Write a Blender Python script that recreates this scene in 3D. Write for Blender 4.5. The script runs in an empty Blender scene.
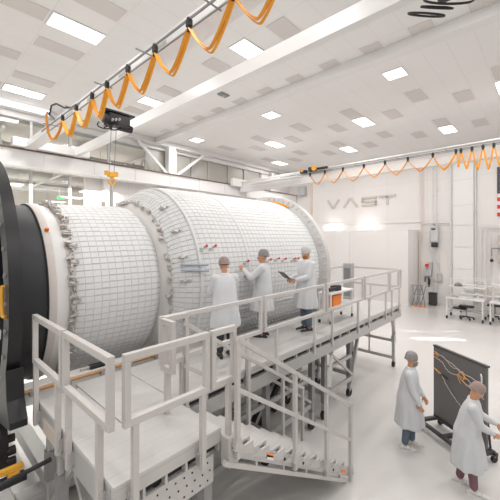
import bpy, bmesh, math, random
from mathutils import Vector, Matrix
random.seed(7)
R = math.radians
PI = math.pi
COL = bpy.context.scene.collection
SC = bpy.context.scene

# ---------------------------------------------------------------- materials
def new_mat(name):
    m = bpy.data.materials.new(name); m.use_nodes = True
    nt = m.node_tree; b = nt.nodes['Principled BSDF']
    return m, nt, b

def mat(name, col, rough=0.5, metal=0.0, noise=0.0, nscale=6.0, bump=0.0, bscale=40.0, spec=0.5, emit=None, estr=0.0, alpha=1.0):
    m, nt, b = new_mat(name)
    b.inputs['Roughness'].default_value = rough
    b.inputs['Metallic'].default_value = metal
    b.inputs['Specular IOR Level'].default_value = spec
    b.inputs['Base Color'].default_value = (*col, 1)
    b.inputs['Alpha'].default_value = alpha
    if noise or bump:
        tc = nt.nodes.new('ShaderNodeTexCoord')
    if noise:
        n = nt.nodes.new('ShaderNodeTexNoise'); n.inputs['Scale'].default_value = nscale; n.inputs['Detail'].default_value = 4
        nt.links.new(tc.outputs['Object'], n.inputs['Vector'])
        mx = nt.nodes.new('ShaderNodeMix'); mx.data_type = 'RGBA'
        mx.inputs[6].default_value = (*[c*(1-noise) for c in col], 1)
        mx.inputs[7].default_value = (*[min(1, c*(1+noise)) for c in col], 1)
        nt.links.new(n.outputs['Fac'], mx.inputs[0]); nt.links.new(mx.outputs[2], b.inputs['Base Color'])
    if bump:
        n2 = nt.nodes.new('ShaderNodeTexNoise'); n2.inputs['Scale'].default_value = bscale; n2.inputs['Detail'].default_value = 5
        nt.links.new(tc.outputs['Object'], n2.inputs['Vector'])
        bp = nt.nodes.new('ShaderNodeBump'); bp.inputs['Strength'].default_value = bump; bp.inputs['Distance'].default_value = 0.02
        nt.links.new(n2.outputs['Fac'], bp.inputs['Height']); nt.links.new(bp.outputs['Normal'], b.inputs['Normal'])
    if emit:
        b.inputs['Emission Color'].default_value = (*emit, 1); b.inputs['Emission Strength'].default_value = estr
    return m

def grid_mat(name, col, line, px, py, ox, oy, w, rough=0.6, axes=(0, 1), noise=0.03, facvary=0.0, bump=0.0):
    """tiles of size px by py laid out in world metres with thin joints"""
    m, nt, b = new_mat(name)
    b.inputs['Roughness'].default_value = rough
    L = nt.links; N = nt.nodes
    g = N.new('ShaderNodeNewGeometry'); s = N.new('ShaderNodeSeparateXYZ'); L.new(g.outputs['Position'], s.inputs[0])
    def math_(op, a, bb):
        n = N.new('ShaderNodeMath'); n.operation = op
        for i, v in enumerate((a, bb)):
            if v is None: continue
            if isinstance(v, (int, float)): n.inputs[i].default_value = v
            else: L.new(v, n.inputs[i])
        return n.outputs[0]
    facs = []
    cells = []
    for ax, p, o in ((axes[0], px, ox), (axes[1], py, oy)):
        if not p: continue
        u = math_('DIVIDE', math_('SUBTRACT', s.outputs[ax], o), p)
        f = math_('FRACT', u, None)
        cells.append(math_('FLOOR', u, None))
        facs.append(math_('ADD', math_('LESS_THAN', f, w/p/2), math_('GREATER_THAN', f, 1-w/p/2)))
    fac = facs[0] if len(facs) == 1 else math_('MAXIMUM', facs[0], facs[1])
    n = N.new('ShaderNodeTexNoise'); n.inputs['Scale'].default_value = 0.6; L.new(g.outputs['Position'], n.inputs['Vector'])
    mx0 = N.new('ShaderNodeMix'); mx0.data_type = 'RGBA'
    mx0.inputs[6].default_value = (*[c*(1-noise) for c in col], 1); mx0.inputs[7].default_value = (*[min(1, c*(1+noise)) for c in col], 1)
    L.new(n.outputs['Fac'], mx0.inputs[0])
    mx = N.new('ShaderNodeMix'); mx.data_type = 'RGBA'; mx.inputs[7].default_value = (*line, 1)
    L.new(fac, mx.inputs[0]); L.new(mx0.outputs[2], mx.inputs[6]); L.new(mx.outputs[2], b.inputs['Base Color'])
    return m

M = {}
M['ceiling'] = grid_mat('ceiling_tiles', (.84, .825, .81), (.78, .765, .75), 1.27, .65, 2.45, 3.42, .02, .75)
M['floor'] = mat('epoxy_floor', (.66, .64, .62), .2, noise=.05, nscale=.5, spec=.5)
M['wall'] = grid_mat('painted_wall', (.80, .765, .745), (.70, .665, .645), 2.4, 3.2, .8, 1.1, .02, .55, axes=(1, 2))
M['wallx'] = grid_mat('painted_side_wall', (.80, .77, .75), (.70, .67, .65), 2.4, 3.2, .8, 1.1, .02, .55, axes=(0, 2))
M['hallwall'] = mat('hall_wall', (.74, .71, .68), .7, noise=.12, nscale=.6)
M['hallceil'] = mat('hall_ceiling', (.70, .66, .63), .8, noise=.15, nscale=1.2)
M['white'] = mat('white_paint', (.80, .785, .77), .38, noise=.02)
M['girder'] = mat('girder_paint', (.80, .785, .775), .32, noise=.02)
M['rail'] = mat('powder_coated_rail', (.55, .52, .495), .38, noise=.03, nscale=9)
M['railw'] = mat('far_rail_paint', (.60, .57, .55), .4)
M['alu'] = mat('brushed_aluminium', (.52, .51, .50), .42, .55, noise=.08, nscale=12)
M['alud'] = mat('dull_steel', (.34, .335, .335), .5, .5, noise=.12, nscale=9)
M['deck'] = grid_mat('deck_planks', (.565, .55, .535), (.51, .495, .48), 0, .19, 0, .02, .012, .42, noise=.05)
M['fascia'] = mat('fascia_plate', (.55, .525, .505), .42, .15, noise=.05)
M['slot'] = mat('dark_slot', (.03, .03, .032), .7)
M['black'] = mat('black_rubber', (.02, .02, .021), .55)
M['blacks'] = mat('black_semi_gloss', (.014, .014, .015), .4, noise=.2, nscale=5)
M['hoop'] = mat('black_anodised', (.013, .013, .014), .38, .0, noise=.25, nscale=4)
M['barrel'] = mat('charcoal_composite', (.026, .027, .031), .5, noise=.15, nscale=3)
M['orange'] = mat('orange_cable', (.90, .38, .03), .5, noise=.12, nscale=14)
M['orangep'] = mat('orange_plastic', (.92, .25, .02), .4)
M['yellow'] = mat('safety_yellow', (.85, .42, .04), .4, noise=.08)
M['paleorange'] = mat('pale_orange_conduit', (.74, .62, .53), .5)
M['blanket'] = mat('white_blanket', (.76, .765, .765), .50, bump=.12, bscale=18, noise=.025, nscale=5)
M['seam'] = mat('seam_tape', (.56, .56, .56), .5)
M['skinring'] = mat('pinkish_flange', (.66, .60, .56), .45, noise=.05)
M['iso'] = mat('bare_isogrid', (.66, .66, .655), .45, .1, noise=.1, nscale=20)
M['fit'] = mat('fitting_metal', (.58, .55, .52), .4, .3, noise=.25, nscale=25)
M['red'] = mat('red_cap', (.75, .04, .05), .4)
M['green'] = mat('green_sign', (.05, .55, .12), .4, emit=(.1, 1, .2), estr=1.2)
M['vent'] = grid_mat('vent_louvre', (.68, .645, .62), (.655, .62, .595), 0, .08, 0, .03, .02, .6, noise=.02)
M['lamp'] = mat('lamp_diffuser', (1, 1, 1), .4, emit=(1, .98, .96), estr=9)
M['lamp2'] = mat('hall_lamp_diffuser', (1, 1, 1), .4, emit=(1, .98, .96), estr=4)
M['glow'] = mat('flood_lamp_face', (1, 1, 1), .4, emit=(1, .97, .94), estr=6)
M['frost'] = mat('frosted_pane', (.46, .44, .40), .35, noise=.1, nscale=.8)
M['mullion'] = mat('mullion_grey', (.48, .47, .46), .45)
M['mullionw'] = mat('mullion_white', (.66, .65, .64), .45)
M['logo'] = mat('brushed_bronze_letters', (.60, .55, .50), .5, 0)
M['conduit'] = mat('grey_conduit', (.68, .67, .655), .45, .1)
M['box'] = mat('light_grey_enclosure', (.50, .51, .52), .45)
M['boxd'] = mat('mid_grey_enclosure', (.24, .245, .25), .5)
M['flagblue'] = mat('flag_blue', (.075, .08, .095), .7)
M['flagred'] = mat('flag_red', (.70, .05, .05), .7)
M['flagwhite'] = mat('flag_white', (.80, .78, .76), .7)
M['board'] = mat('dark_panel_face', (.16, .153, .148), .5, noise=.1, nscale=2)
M['boardd'] = mat('dark_panel_frame', (.06, .058, .056), .45)
M['wire'] = mat('pale_wire', (.55, .49, .43), .5)
M['skin'] = mat('skin', (.62, .33, .20), .5, noise=.06, nscale=20)
M['skin2'] = mat('skin_darker', (.50, .24, .12), .5, noise=.06, nscale=20)
M['gown'] = mat('gown_cloth', (.64, .65, .66), .8, bump=.5, bscale=9, noise=.03)
M['gownw'] = mat('gown_cloth_white', (.68, .69, .70), .8, bump=.5, bscale=9, noise=.03)
M['hair'] = mat('dark_hair', (.06, .045, .04), .6, bump=.5, bscale=60)
M['cap'] = mat('bouffant_cap', (.30, .28, .28), .8, bump=.8, bscale=60, noise=.2, nscale=30)
M['capw'] = mat('bouffant_cap_pale', (.62, .60, .59), .8, bump=.8, bscale=50, noise=.15, nscale=30)
M['capb'] = mat('bouffant_cap_over_brown_hair', (.36, .27, .24), .8, bump=.8, bscale=50, noise=.25, nscale=30)
M['mask'] = mat('face_mask', (.22, .22, .24), .8)
M['beard'] = mat('ginger_beard', (.42, .16, .05), .8, bump=.6, bscale=80)
M['jeans'] = mat('blue_jeans', (.12, .155, .20), .8, noise=.15, nscale=20)
M['dark'] = mat('dark_trousers', (.035, .035, .04), .8)
M['plum'] = mat('plum_trousers', (.22, .11, .14), .8, noise=.1)
M['shoew'] = mat('white_shoe', (.72, .70, .68), .6)
M['shoek'] = mat('black_shoe', (.03, .03, .03), .6)
M['eye'] = mat('eye', (.85, .85, .83), .2)
M['lip'] = mat('lips', (.45, .18, .13), .5)
M['tablet'] = mat('tablet_body', (.05, .05, .055), .3)
M['teal'] = mat('teal_glass_edge', (.25, .50, .46), .3)
M['tan'] = mat('tan_plate', (.58, .50, .44), .5)

def glass_mat():
    m, nt, b = new_mat('window_glass'); N = nt.nodes; L = nt.links
    tr = N.new('ShaderNodeBsdfTransparent'); tr.inputs[0].default_value = (.93, .95, .94, 1)
    gl = N.new('ShaderNodeBsdfGlossy'); gl.inputs['Roughness'].default_value = .05
    fr = N.new('ShaderNodeFresnel'); fr.inputs[0].default_value = 1.35
    mx = N.new('ShaderNodeMixShader'); L.new(fr.outputs[0], mx.inputs[0]); L.new(tr.outputs[0], mx.inputs[1]); L.new(gl.outputs[0], mx.inputs[2])
    L.new(mx.outputs[0], N['Material Output'].inputs[0]); return m
M['glass'] = glass_mat()

# ---------------------------------------------------------------- builders
def wloc(o):
    v = Vector((0, 0, 0))
    while o: v += Vector(o.location); o = o.parent
    return v

class MB:
    def __init__(s): s.bm = bmesh.new(); s.mi = 0
    def _f(s, vs):
        try:
            f = s.bm.faces.new(vs); f.material_index = s.mi; return f
        except ValueError: return None
    def box(s, c, d, rz=0, rx=0, ry=0):
        c = Vector(c); h = Vector(d)/2
        m = Matrix.Rotation(rz, 3, 'Z') @ Matrix.Rotation(ry, 3, 'Y') @ Matrix.Rotation(rx, 3, 'X')
        v = [s.bm.verts.new(c + m @ Vector((sx*h.x, sy*h.y, sz*h.z))) for sx in (-1, 1) for sy in (-1, 1) for sz in (-1, 1)]
        for q in ((0, 1, 3, 2), (4, 6, 7, 5), (0, 4, 5, 1), (2, 3, 7, 6), (0, 2, 6, 4), (1, 5, 7, 3)): s._f([v[i] for i in q])
        return s
    def b2(s, x0, x1, y0, y1, z0, z1):
        return s.box(((x0+x1)/2, (y0+y1)/2, (z0+z1)/2), (abs(x1-x0), abs(y1-y0), abs(z1-z0)))
    def bar(s, p, q, w, h=None, up=(0, 0, 1)):
        h = h or w; p, q = Vector(p), Vector(q); d = (q-p).normalized(); up = Vector(up)
        if abs(d.dot(up)) > .98: up = Vector((1, 0, 0))
        sd = d.cross(up).normalized(); u2 = sd.cross(d)
        v = [[s.bm.verts.new(e + sd*a*w/2 + u2*b*h/2) for a, b in ((-1, -1), (1, -1), (1, 1), (-1, 1))] for e in (p, q)]
        for i in range(4): s._f([v[0][i], v[0][(i+1) % 4], v[1][(i+1) % 4], v[1][i]])
        s._f(v[0][::-1]); s._f(v[1]); return s
    def path(s, pts, r, seg=8, cap=True, flat=1.0):
        pts = [Vector(p) for p in pts]; rr = r if isinstance(r, (list, tuple)) else [r]*len(pts)
        rings = []; prev = None
        for i, p in enumerate(pts):
            d = (pts[min(i+1, len(pts)-1)] - pts[max(i-1, 0)]).normalized()
            if prev is None:
                a = Vector((0, 0, 1)) if abs(d.z) < .9 else Vector((1, 0, 0))
                sd = d.cross(a).normalized()
            else:
                sd = (prev - d*prev.dot(d)).normalized()
            prev = sd; u = d.cross(sd)
            rings.append([s.bm.verts.new(p + (sd*math.cos(2*PI*k/seg) + u*flat*math.sin(2*PI*k/seg))*rr[i]) for k in range(seg)])
        for a, b in zip(rings, rings[1:]):
            for k in range(seg): s._f([a[k], a[(k+1) % seg], b[(k+1) % seg], b[k]])
        if cap: s._f(rings[0][::-1]); s._f(rings[-1])
        return s
    def tube(s, p, q, r, seg=12, r2=None): return s.path([p, q], [r, r if r2 is None else r2], seg)
    def ball(s, c, r, seg=12, rot=None):
        c = Vector(c); r = Vector((r, r, r)) if isinstance(r, (int, float)) else Vector(r)
        n = seg; mm = max(6, seg//2); rows = []
        rot = rot or Matrix.Identity(3)
        top = s.bm.verts.new(c + rot @ Vector((0, 0, r.z))); bot = s.bm.verts.new(c - rot @ Vector((0, 0, r.z)))
        for j in range(1, mm):
            t = PI*j/mm
            rows.append([s.bm.verts.new(c + rot @ Vector((r.x*math.sin(t)*math.cos(2*PI*k/n), r.y*math.sin(t)*math.sin(2*PI*k/n), r.z*math.cos(t)))) for k in range(n)])
        for k in range(n):
            s._f([top, rows[0][k], rows[0][(k+1) % n]]); s._f([bot, rows[-1][(k+1) % n], rows[-1][k]])
        for a, b in zip(rows, rows[1:]):
            for k in range(n): s._f([a[k], b[k], b[(k+1) % n], a[(k+1) % n]])
        return s
    def lathe(s, prof, yc, zc, seg=96, closed=False, a0=0, a1=2*PI):
        """profile of (x, radius) about the X axis through (yc, zc)"""
        full = abs(a1-a0-2*PI) < 1e-6; n = seg if full else seg+1
        rings = [[s.bm.verts.new((x, yc + r*math.cos(a0+(a1-a0)*k/seg), zc + r*math.sin(a0+(a1-a0)*k/seg))) for k in range(n)] for x, r in prof]
        pr = list(zip(rings, rings[1:])) + ([(rings[-1], rings[0])] if closed else [])
        for a, b in pr:
            for k in range(seg): s._f([a[k], a[(k+1) % n], b[(k+1) % n], b[k]])
        return s
    def prism(s, poly, p0, ux, uy, nrm, t):
        """polygon (u,v) extruded by t along nrm"""
        p0, ux, uy, nrm = map(Vector, (p0, ux, uy, nrm))
        a = [s.bm.verts.new(p0 + ux*u + uy*v) for u, v in poly]; b = [s.bm.verts.new(p0 + ux*u + uy*v + nrm*t) for u, v in poly]
        n = len(poly)
        for i in range(n): s._f([a[i], a[(i+1) % n], b[(i+1) % n], b[i]])
        s._f(a[::-1]); s._f(b); return s
    def build(s, name, m, parent=None, smooth=False, bevel=0, loc=None, local=False):
        bmesh.ops.recalc_face_normals(s.bm, faces=s.bm.faces)
        me = bpy.data.meshes.new(name); s.bm.to_mesh(me); s.bm.free()
        for mm in (m if isinstance(m, (list, tuple)) else [m]): me.materials.append(mm)
        if smooth:
            for p in me.polygons: p.use_smooth = True
            try: me.set_sharp_from_angle(angle=R(40))
            except Exception: pass
        o = bpy.data.objects.new(name, me); COL.objects.link(o)
        if parent:
            o.parent = parent
            if not local: o.location = -wloc(parent)
        if bevel:
            b = o.modifiers.new('bevel', 'BEVEL'); b.width = bevel; b.segments = 2; b.limit_method = 'ANGLE'; b.angle_limit = R(50)
        return o

def empty(name, loc, label=None, cat=None, group=None, rz=0):
    o = bpy.data.objects.new(name, None); COL.objects.link(o); o.location = loc; o.rotation_euler = (0, 0, rz)
    o.empty_display_size = .2
    return tag(o, label, cat, group)
def tag(o, label=None, cat=None, group=None, kind=None):
    if label: o['label'] = label
    if cat: o['category'] = cat
    if group: o['group'] = group
    if kind: o['kind'] = kind
    return o
def struct(o): o['kind'] = 'structure'; return o
def dup(root, loc, label=None, rz=None):
    def cp(o, par):
        c = o.copy(); COL.objects.link(c)
        if par: c.parent = par
        for ch in [x for x in o.children]: cp(ch, c)
        return c
    c = cp(root, None); c.location = loc
    if rz is not None: c.rotation_euler[2] = rz
    if label: c['label'] = label
    return c

# ---------------------------------------------------------------- camera
cam = bpy.data.cameras.new('camera'); co = bpy.data.objects.new('camera', cam); COL.objects.link(co)
co.location = (0, 0, 3.9); co.rotation_euler = (R(90), 0, R(42.9-90))
cam.sensor_width = 36; cam.lens = 36*325/500; cam.shift_y = -11/500; cam.clip_end = 200
SC.camera = co

# ---------------------------------------------------------------- room shell
CZ = 9.3
struct(MB().b2(-7, 22, -8, 16, -.1, 0).build('floor', M['floor']))
struct(MB().b2(-7, 22, -8, 16, CZ, CZ+.12).build('ceiling', M['ceiling']))
struct(MB().b2(22, 22.2, -8, 16.2, 0, CZ).build('wall_right', M['wall']))
# side wall: solid right part with a window band above, glazed left part
w = MB(); w.b2(9.0, 22, 16, 16.2, 0, 7.3); w.b2(18.5, 22, 16, 16.2, 7.3, CZ); w.b2(5.9, 9.0, 16, 16.2, 0, 6.85)
struct(w.build('wall_left', M['wallx']))
struct(MB().b2(-7, 22, 15.55, 16.0, 9.06, CZ).build('trim_1', M['white'], bevel=.01))
e = empty('linear_light', (-1.4, 15.45, 9.1), 'long bright strip light along the top of the glazed wall at the far left', 'ceiling light')
MB().b2(-7, 4.3, 15.38, 15.54, 9.12, 9.26).build('housing', M['white'], e)
MB().b2(-6.98, 4.28, 15.34, 15.379, 9.13, 9.25).b2(-6.98, 4.28, 15.379, 15.53, 9.10, 9.119).build('diffuser', mat('strip_diffuser', (1, 1, 1), .4, emit=(1, .98, .96), estr=3.0), e)
struct(MB().b2(21.85, 22, -8, 15.5, 9.08, CZ).build('trim_2', M['white'], bevel=.01))
struct(MB().b2(-7, 22, 15.85, 15.99, 8.82, 9.05).build('trim_3', M['white'], bevel=.01))
struct(MB().b2(21.95, 22, -8, 6.05, 0, .12).build('baseboard_right', M['white']))
# frosted clerestory windows
mx = [9.0, 10.6, 12.0, 13.3, 15.04, 16.59, 18.32]
for i, (a, b) in enumerate(zip(mx, mx[1:])):
    fr = struct(MB().b2(a, a+.06, 15.93, 16.1, 7.3, 9.06).b2(b-.06, b, 15.93, 16.1, 7.3, 9.06).b2(a+.06, b-.06, 15.93, 16.1, 7.3, 7.36).b2(a+.06, b-.06, 15.93, 16.1, 9.0, 9.06).build('window_%d' % (i+1), M['mullion']))
    MB().b2(a+.06, b-.06, 16.02, 16.05, 7.36, 9.0).build('pane', M['frost'], fr)
# clear glazing toward the next hall
gx = [-7, -3.2, -.2, 2.2, 3.73, 5.24, 7.0, 9.0]
for i, (a, b) in enumerate(zip(gx, gx[1:])):
    f = MB()
    for x in (a+.0225, b-.0225): f.b2(x-.0225, x+.0225, 15.95, 16.1, 0 if x < 5.5 else 6.85, 8.85)
    for z in (3.4, 6.8): 
        if not (z < 5 and a > 5): f.b2(a+.045, b-.045, 15.97, 16.08, z-.03, z+.03)
    fr = struct(f.build('window_%d' % (i+20), M['mullionw']))
    MB().b2(a+.045, b-.045, 16.01, 16.03, (0 if a < 5 else 6.85), 8.85).build('pane', M['glass'], fr)
# the hall beyond
struct(MB().b2(-12, 14, 30, 30.2, 0, 9.2).build('wall_beyond', M['hallwall']))
struct(MB().b2(-12, 14, 16.3, 30, 8.75, 8.9).build('ceiling_beyond', M['hallceil']))
struct(MB().b2(-12, 14, 16.2, 30, -.1, 0).build('floor_beyond', M['floor']))
struct(MB().b2(13.8, 14, 16.3, 30, 0, 8.75).build('wall_beyond_side', M['hallwall']))
lp = None
for x in (-4.5, -.5, 3.3, 7.1, 10.9):
    for y in (18.2, 21.4, 24.6, 27.8):
        if lp is None:
            lp = empty('pendant_panel_light', (x, y, 6.4), 'rectangular panel light hanging in the hall seen through the glass', 'ceiling light', 'panel lights in the hall beyond the glass')
            MB().b2(-.62, .62, -.33, .33, .02, .08).build('housing', M['white'], lp, local=True)
            MB().b2(-.58, .58, -.30, .30, -.005, .02).build('diffuser', M['lamp2'], lp, local=True)
            MB().tube((-.4, 0, .08), (-.4, 0, 2.34), .01, 6).tube((.4, 0, .08), (.4, 0, 2.34), .01, 6).build('suspension_rod', M['alu'], lp, local=True)
        else: dup(lp, (x, y, 6.4))
# ducts and roof truss of the hall
lab = ['wide round silver duct under the roof beyond the glass, nearest the glass', 'second round silver duct farther behind the glass', 'third round silver duct near the back of the hall beyond']
for k, (y, z, r) in enumerate(((17.6, 7.9, .28), (22.6, 7.7, .33), (27, 7.6, .3))):
    dct = MB().tube((-10, y, z), (13, y, z), r, 20)
    for q in range(8): dct.tube((-9+q*3, y, z), (-8.92+q*3, y, z), r+.03, 20)
    tag(dct.build('ventilation_duct', M['alu'], smooth=True), lab[k], 'duct', 'ducts beyond the glass')
for k, x in enumerate((-1.5, 2.9, 6.2, 9.6)):
    t = MB(); t.bar((x, 16.6, 8.55), (x, 29.9, 8.55), .12); t.bar((x, 16.6, 7.55), (x, 29.9, 7.55), .1)
    for q in range(11):
        y = 16.8+q*1.2; t.bar((x, y, 7.55), (x, y+.6, 8.55), .06); t.bar((x, y+.6, 8.55), (x, y+1.2, 7.55), .06)
    tag(t.build('roof_truss', M['white']), ['leftmost', 'second from left', 'third from left', 'rightmost'][k]+' white roof truss in the hall beyond the glass', 'truss', 'roof trusses beyond the glass')
for x, y, z, l in ((4.9, 16.3, 5.75, 'green exit sign glowing behind the glass left of the yellow hook'), (9.55, 15.95, 7.55, 'small green exit sign above the runway beam near the brace')):
    e = empty('exit_sign', (x, y, z), l, 'exit sign')
    MB().b2(x-.10, x+.10, y-.03, y+.01, z-.05, z+.05).build('sign_face', M['green'], e)
    MB().tube((x, y, z+.09), (x, y+.01, z+.5), .012, 6).build('bracket', M['alu'], e)

# ceiling light panels
CX = lambda i: 2.45+1.27*(i+.5)
CY = lambda j: 3.42+.65*(j+.5)
lt = empty('ceiling_light', (CX(0), CY(8), CZ), 'bright rectangular panel light set flush in the tiled ceiling', 'ceiling light', 'panel lights in the tiled ceiling')
MB().b2(-.6, .6, -.29, .29, -.03, 0).build('diffuser', M['lamp'], lt, local=True)
f = MB()
for s in (-1, 1): f.b2(-.63, .63, s*.29, s*.32, -.035, 0); f.b2(s*.6, s*.63, -.29, .29, -.035, 0)
f.build('frame', M['white'], lt, local=True)
cells = []
for k in range(-2, 5):
    for mth in range(-3, 4):
        i, j = 3*k, 8*mth + (4 if k % 2 else 0)
        if CX(i) < -6.5 or CY(j) < -7 or CY(j) > 15.3 or CX(i) > 21.5: continue
        cells.append((i, j))
cells.sort(key=lambda c: c != (0, 8))
for n, (i, j) in enumerate(cells):
    if n:
        q = dup(lt, (CX(i)+(.27 if i == 6 else 0), CY(j), CZ))
        if i == 6: q.scale = (.5, 1, 1); q['label'] = 'bright small square panel light just beyond the ceiling beam'; q['group'] = 'square lights beyond the ceiling beam'
    al = bpy.data.lights.new('panel_glow', 'AREA'); al.shape = 'RECTANGLE'; al.size = 1.15; al.size_y = .55; al.energy = (150 if i > 2 else 120); al.color = (1, .98, .967)
    ao = bpy.data.objects.new('panel_glow', al); COL.objects.link(ao); ao.location = (CX(i), CY(j), CZ-.06)
# ceiling vents
vt = None
vc = []
for i, off, st in ((-4, 0, 4), (-3, 2, 4), (-1, 0, 4), (0, 2, 4), (3, 2, 4), (5, 0, 2), (8, 0, 4), (9, 2, 4), (11, 0, 4), (12, 2, 4)):
    for j in range(-8, 18):
        if (j-off) % st == 0: vc.append((i, j))
for i, j in vc:
    if (i, j) in cells or (CX(i) < 1 and CY(j) < 5): continue
    if i >= 8 and j < -8: continue
    if vt is None:
        vt = empty('ceiling_vent', (CX(i), CY(j), CZ), 'flat taupe louvred vent panel set in the tiled ceiling', 'vent', 'vent panels in the tiled ceiling')
        MB().b2(-.58, .58, -.28, .28, -.012, 0).build('louvre', M['vent'], vt, local=True)
    else: dup(vt, (CX(i), CY(j), CZ))

e = empty('ceiling_sensor', (7.6, 8.9, CZ), 'small dark square sensor fixed overhead beside the second girder', 'sensor')
q_ = MB().b2(8.0, 8.4, 8.85, 9.1, CZ-.05, CZ).build('plate', M['boxd'], e)
MB().tube((8.2, 8.98, CZ-.09), (8.2, 8.98, CZ-.05), .05, 12).build('lens', M['alu'], e)
# beams on the ceiling
struct(MB().b2(9.25, 9.55, -8, 15.5, 9.02, CZ).build('trim_4', M['girder'], bevel=.01))
# wall column with knee braces
c = empty('steel_column', (10.35, 15.6, 0), 'white square steel column with two knee braces above the runway beam', 'column')
MB().b2(10.1, 10.6, 15.5, 15.9, 0, 9.05).build('shaft', M['girder'], c, bevel=.01)
MB().bar((8.3, 15.6, 9.0), (10.1, 15.6, 7.45), .13).build('knee_brace', M['girder'], c)
MB().bar((12.6, 15.6, 9.0), (10.6, 15.6, 7.45), .13).build('knee_brace', M['girder'], c)
MB().b2(8.1, 12.9, 15.45, 15.8, 9.0, 9.05).build('cap_plate', M['girder'], c)
c = empty('steel_column', (6.9, 15.5, 0), 'white round edged steel column under the runway beam behind the hook', 'column')
MB().b2(6.6, 7.0, 15.62, 15.84, .03, 6.8).build('shaft', M['girder'], c, bevel=.02)
MB().b2(6.5, 7.1, 15.55, 15.84, 0, .03).build('base_plate', M['girder'], c)
c = empty('steel_column', (18.9, 15.2, 0), 'white steel column behind the far end of the runway beam', 'column')
MB().b2(19.3, 19.7, 15.6, 15.84, 0, 9.0).build('shaft', M['girder'], c, bevel=.02)
# runway beam
rb = empty('runway_beam', (0, 15.4, 6.77), 'long white crane runway beam crossing in front of the glazed wall with dark rail', 'beam')
MB().b2(-7, 21.9, 15.2, 15.55, 6.79, 7.40).build('box_beam', M['girder'], rb, bevel=.01)
MB().b2(-7, 21.9, 15.12, 15.62, 6.74, 6.79).build('bottom_flange', M['girder'], rb)
MB().b2(-7, 21.9, 15.14, 15.24, 7.40, 7.45).build('crane_rail', mat('rusty_rail', (.16, .10, .08), .6), rb)
fl = MB()
for x in range(-6, 22, 2): fl.b2(x-.01, x+.01, 15.17, 15.2, 6.79, 7.4)
fl.build('stiffener', M['girder'], rb)

# ---------------------------------------------------------------- cranes
def festoon_loop(p, q, drop, mb, n=14, r=.022, off=0):
    p, q = Vector(p), Vector(q); pts = []
    for k in range(n+1):
        t = k/n; v = p.lerp(q, t); s_ = 1-(2*t-1)**2
        sx = (abs(2*t-1)**1.3)*(1 if t > .5 else -1)
        mid = p.lerp(q, .5)
        v = Vector((mid.x+(q.x-p.x)*.5*sx*(.75+.25*abs(2*t-1)) + off, mid.y+(q.y-p.y)*.5*sx*(.75+.25*abs(2*t-1)), v.z - drop*(s_**.9)))
        pts.append(v)
    mb.path(pts, r, 6, flat=.45)

def crane(root, xr, hang, gx, zr, drops, gw, parts_thick=.022):
    MB().bar((xr, hang[0]+2.0, zr), (xr, -7.5, zr), .022, .035).build('festoon_rail', M['boxd'], root)
    MB().bar((xr+.14, hang[0]+2.0, zr-.02), (xr+.14, -7.5, zr-.02), .016, .022).build('conductor_rail', M['boxd'], root)
    y = hang[0]+1.2
    while y > -7: MB().bar((xr-.16, y, zr+.03), (gx+.02, y, zr+.03), .02).build('rail_bracket', M['boxd'], root); y -= 1.9
    for a, y in enumerate(hang):
        t = MB(); t.box((xr, y, zr-.07), (.07, .09, .1)); t.box((xr, y, zr-.16), (.05, .07, .07)); t.tube((xr-.03, y, zr-.01), (xr+.03, y, zr-.01), .035, 10)
        t.build('festoon_trolley', M['black'], root)
    for a in range(len(hang)-1):
        d = drops[a] if isinstance(drops, (list, tuple)) else drops
        l = MB()
        for q, (dd, oo) in enumerate(((d, -.02), (d*.93, .015), (d*1.05, .04))):
            festoon_loop((xr, hang[a]-.03, zr-.17), (xr, hang[a+1]+.03, zr-.17), dd, l, off=oo, r=parts_thick)
        l.build('festoon_cable', M['orange'], root, smooth=True)

cr = empty('bridge_crane', (4.3, 4, 7.45), 'near white double girder bridge crane with orange festoon cables', 'crane')
MB().b2(3.36, 3.66, -7.9, 15.3, 7.46, 7.74).b2(3.30, 3.70, -7.9, 15.3, 7.44, 7.48).build('girder', M['girder'], cr, bevel=.01)
MB().b2(5.08, 5.26, -7.9, 15.3, 7.45, 7.76).build('girder', M['girder'], cr, bevel=.01)
MB().b2(2.9, 5.7, 14.95, 15.3, 7.46, 7.8).build('end_truck', M['girder'], cr, bevel=.02)
h1 = [10.15, 9.10, 8.08, 7.25, 6.27, 5.25, 4.23, 3.22, 2.3, 1.3]
crane(cr, 3.13, h1, 3.36, 7.40, .52, None, .026)
l_ = MB()
for dd in (0, .03, .05): l_.path([(3.10+dd, 11.65, 7.85), (3.10+dd, 11.62, 7.6), (3.10+dd, 11.45, 7.2), (3.10+dd, 11.15, 6.92), (3.10+dd, 10.75, 6.88), (3.10+dd, 10.4, 7.0), (3.10+dd, 10.18, 7.24)], .026, 6, flat=.45)
l_.build('festoon_cable', M['orange'], cr, smooth=True)
MB().bar((3.13, 11.65, 7.9), (3.4, 11.65, 7.7), .05).build('cable_anchor', M['boxd'], cr)
MB().path([(3.2, 11.6, 7.8), (3.2, 11.4, 8.05), (3.22, 11.0, 8.0), (3.25, 10.4, 7.72), (3.28, 9.9, 7.6), (3.34, 9.5, 7.62)], .026, 6).build('hose', M['black'], cr, smooth=True)
for y in (5.4, 6.8, 8.6, 10.2): MB().box((3.33, y, 7.5), (.06, .5, .08)).build('cable_tray', M['alu'], cr)
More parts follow.
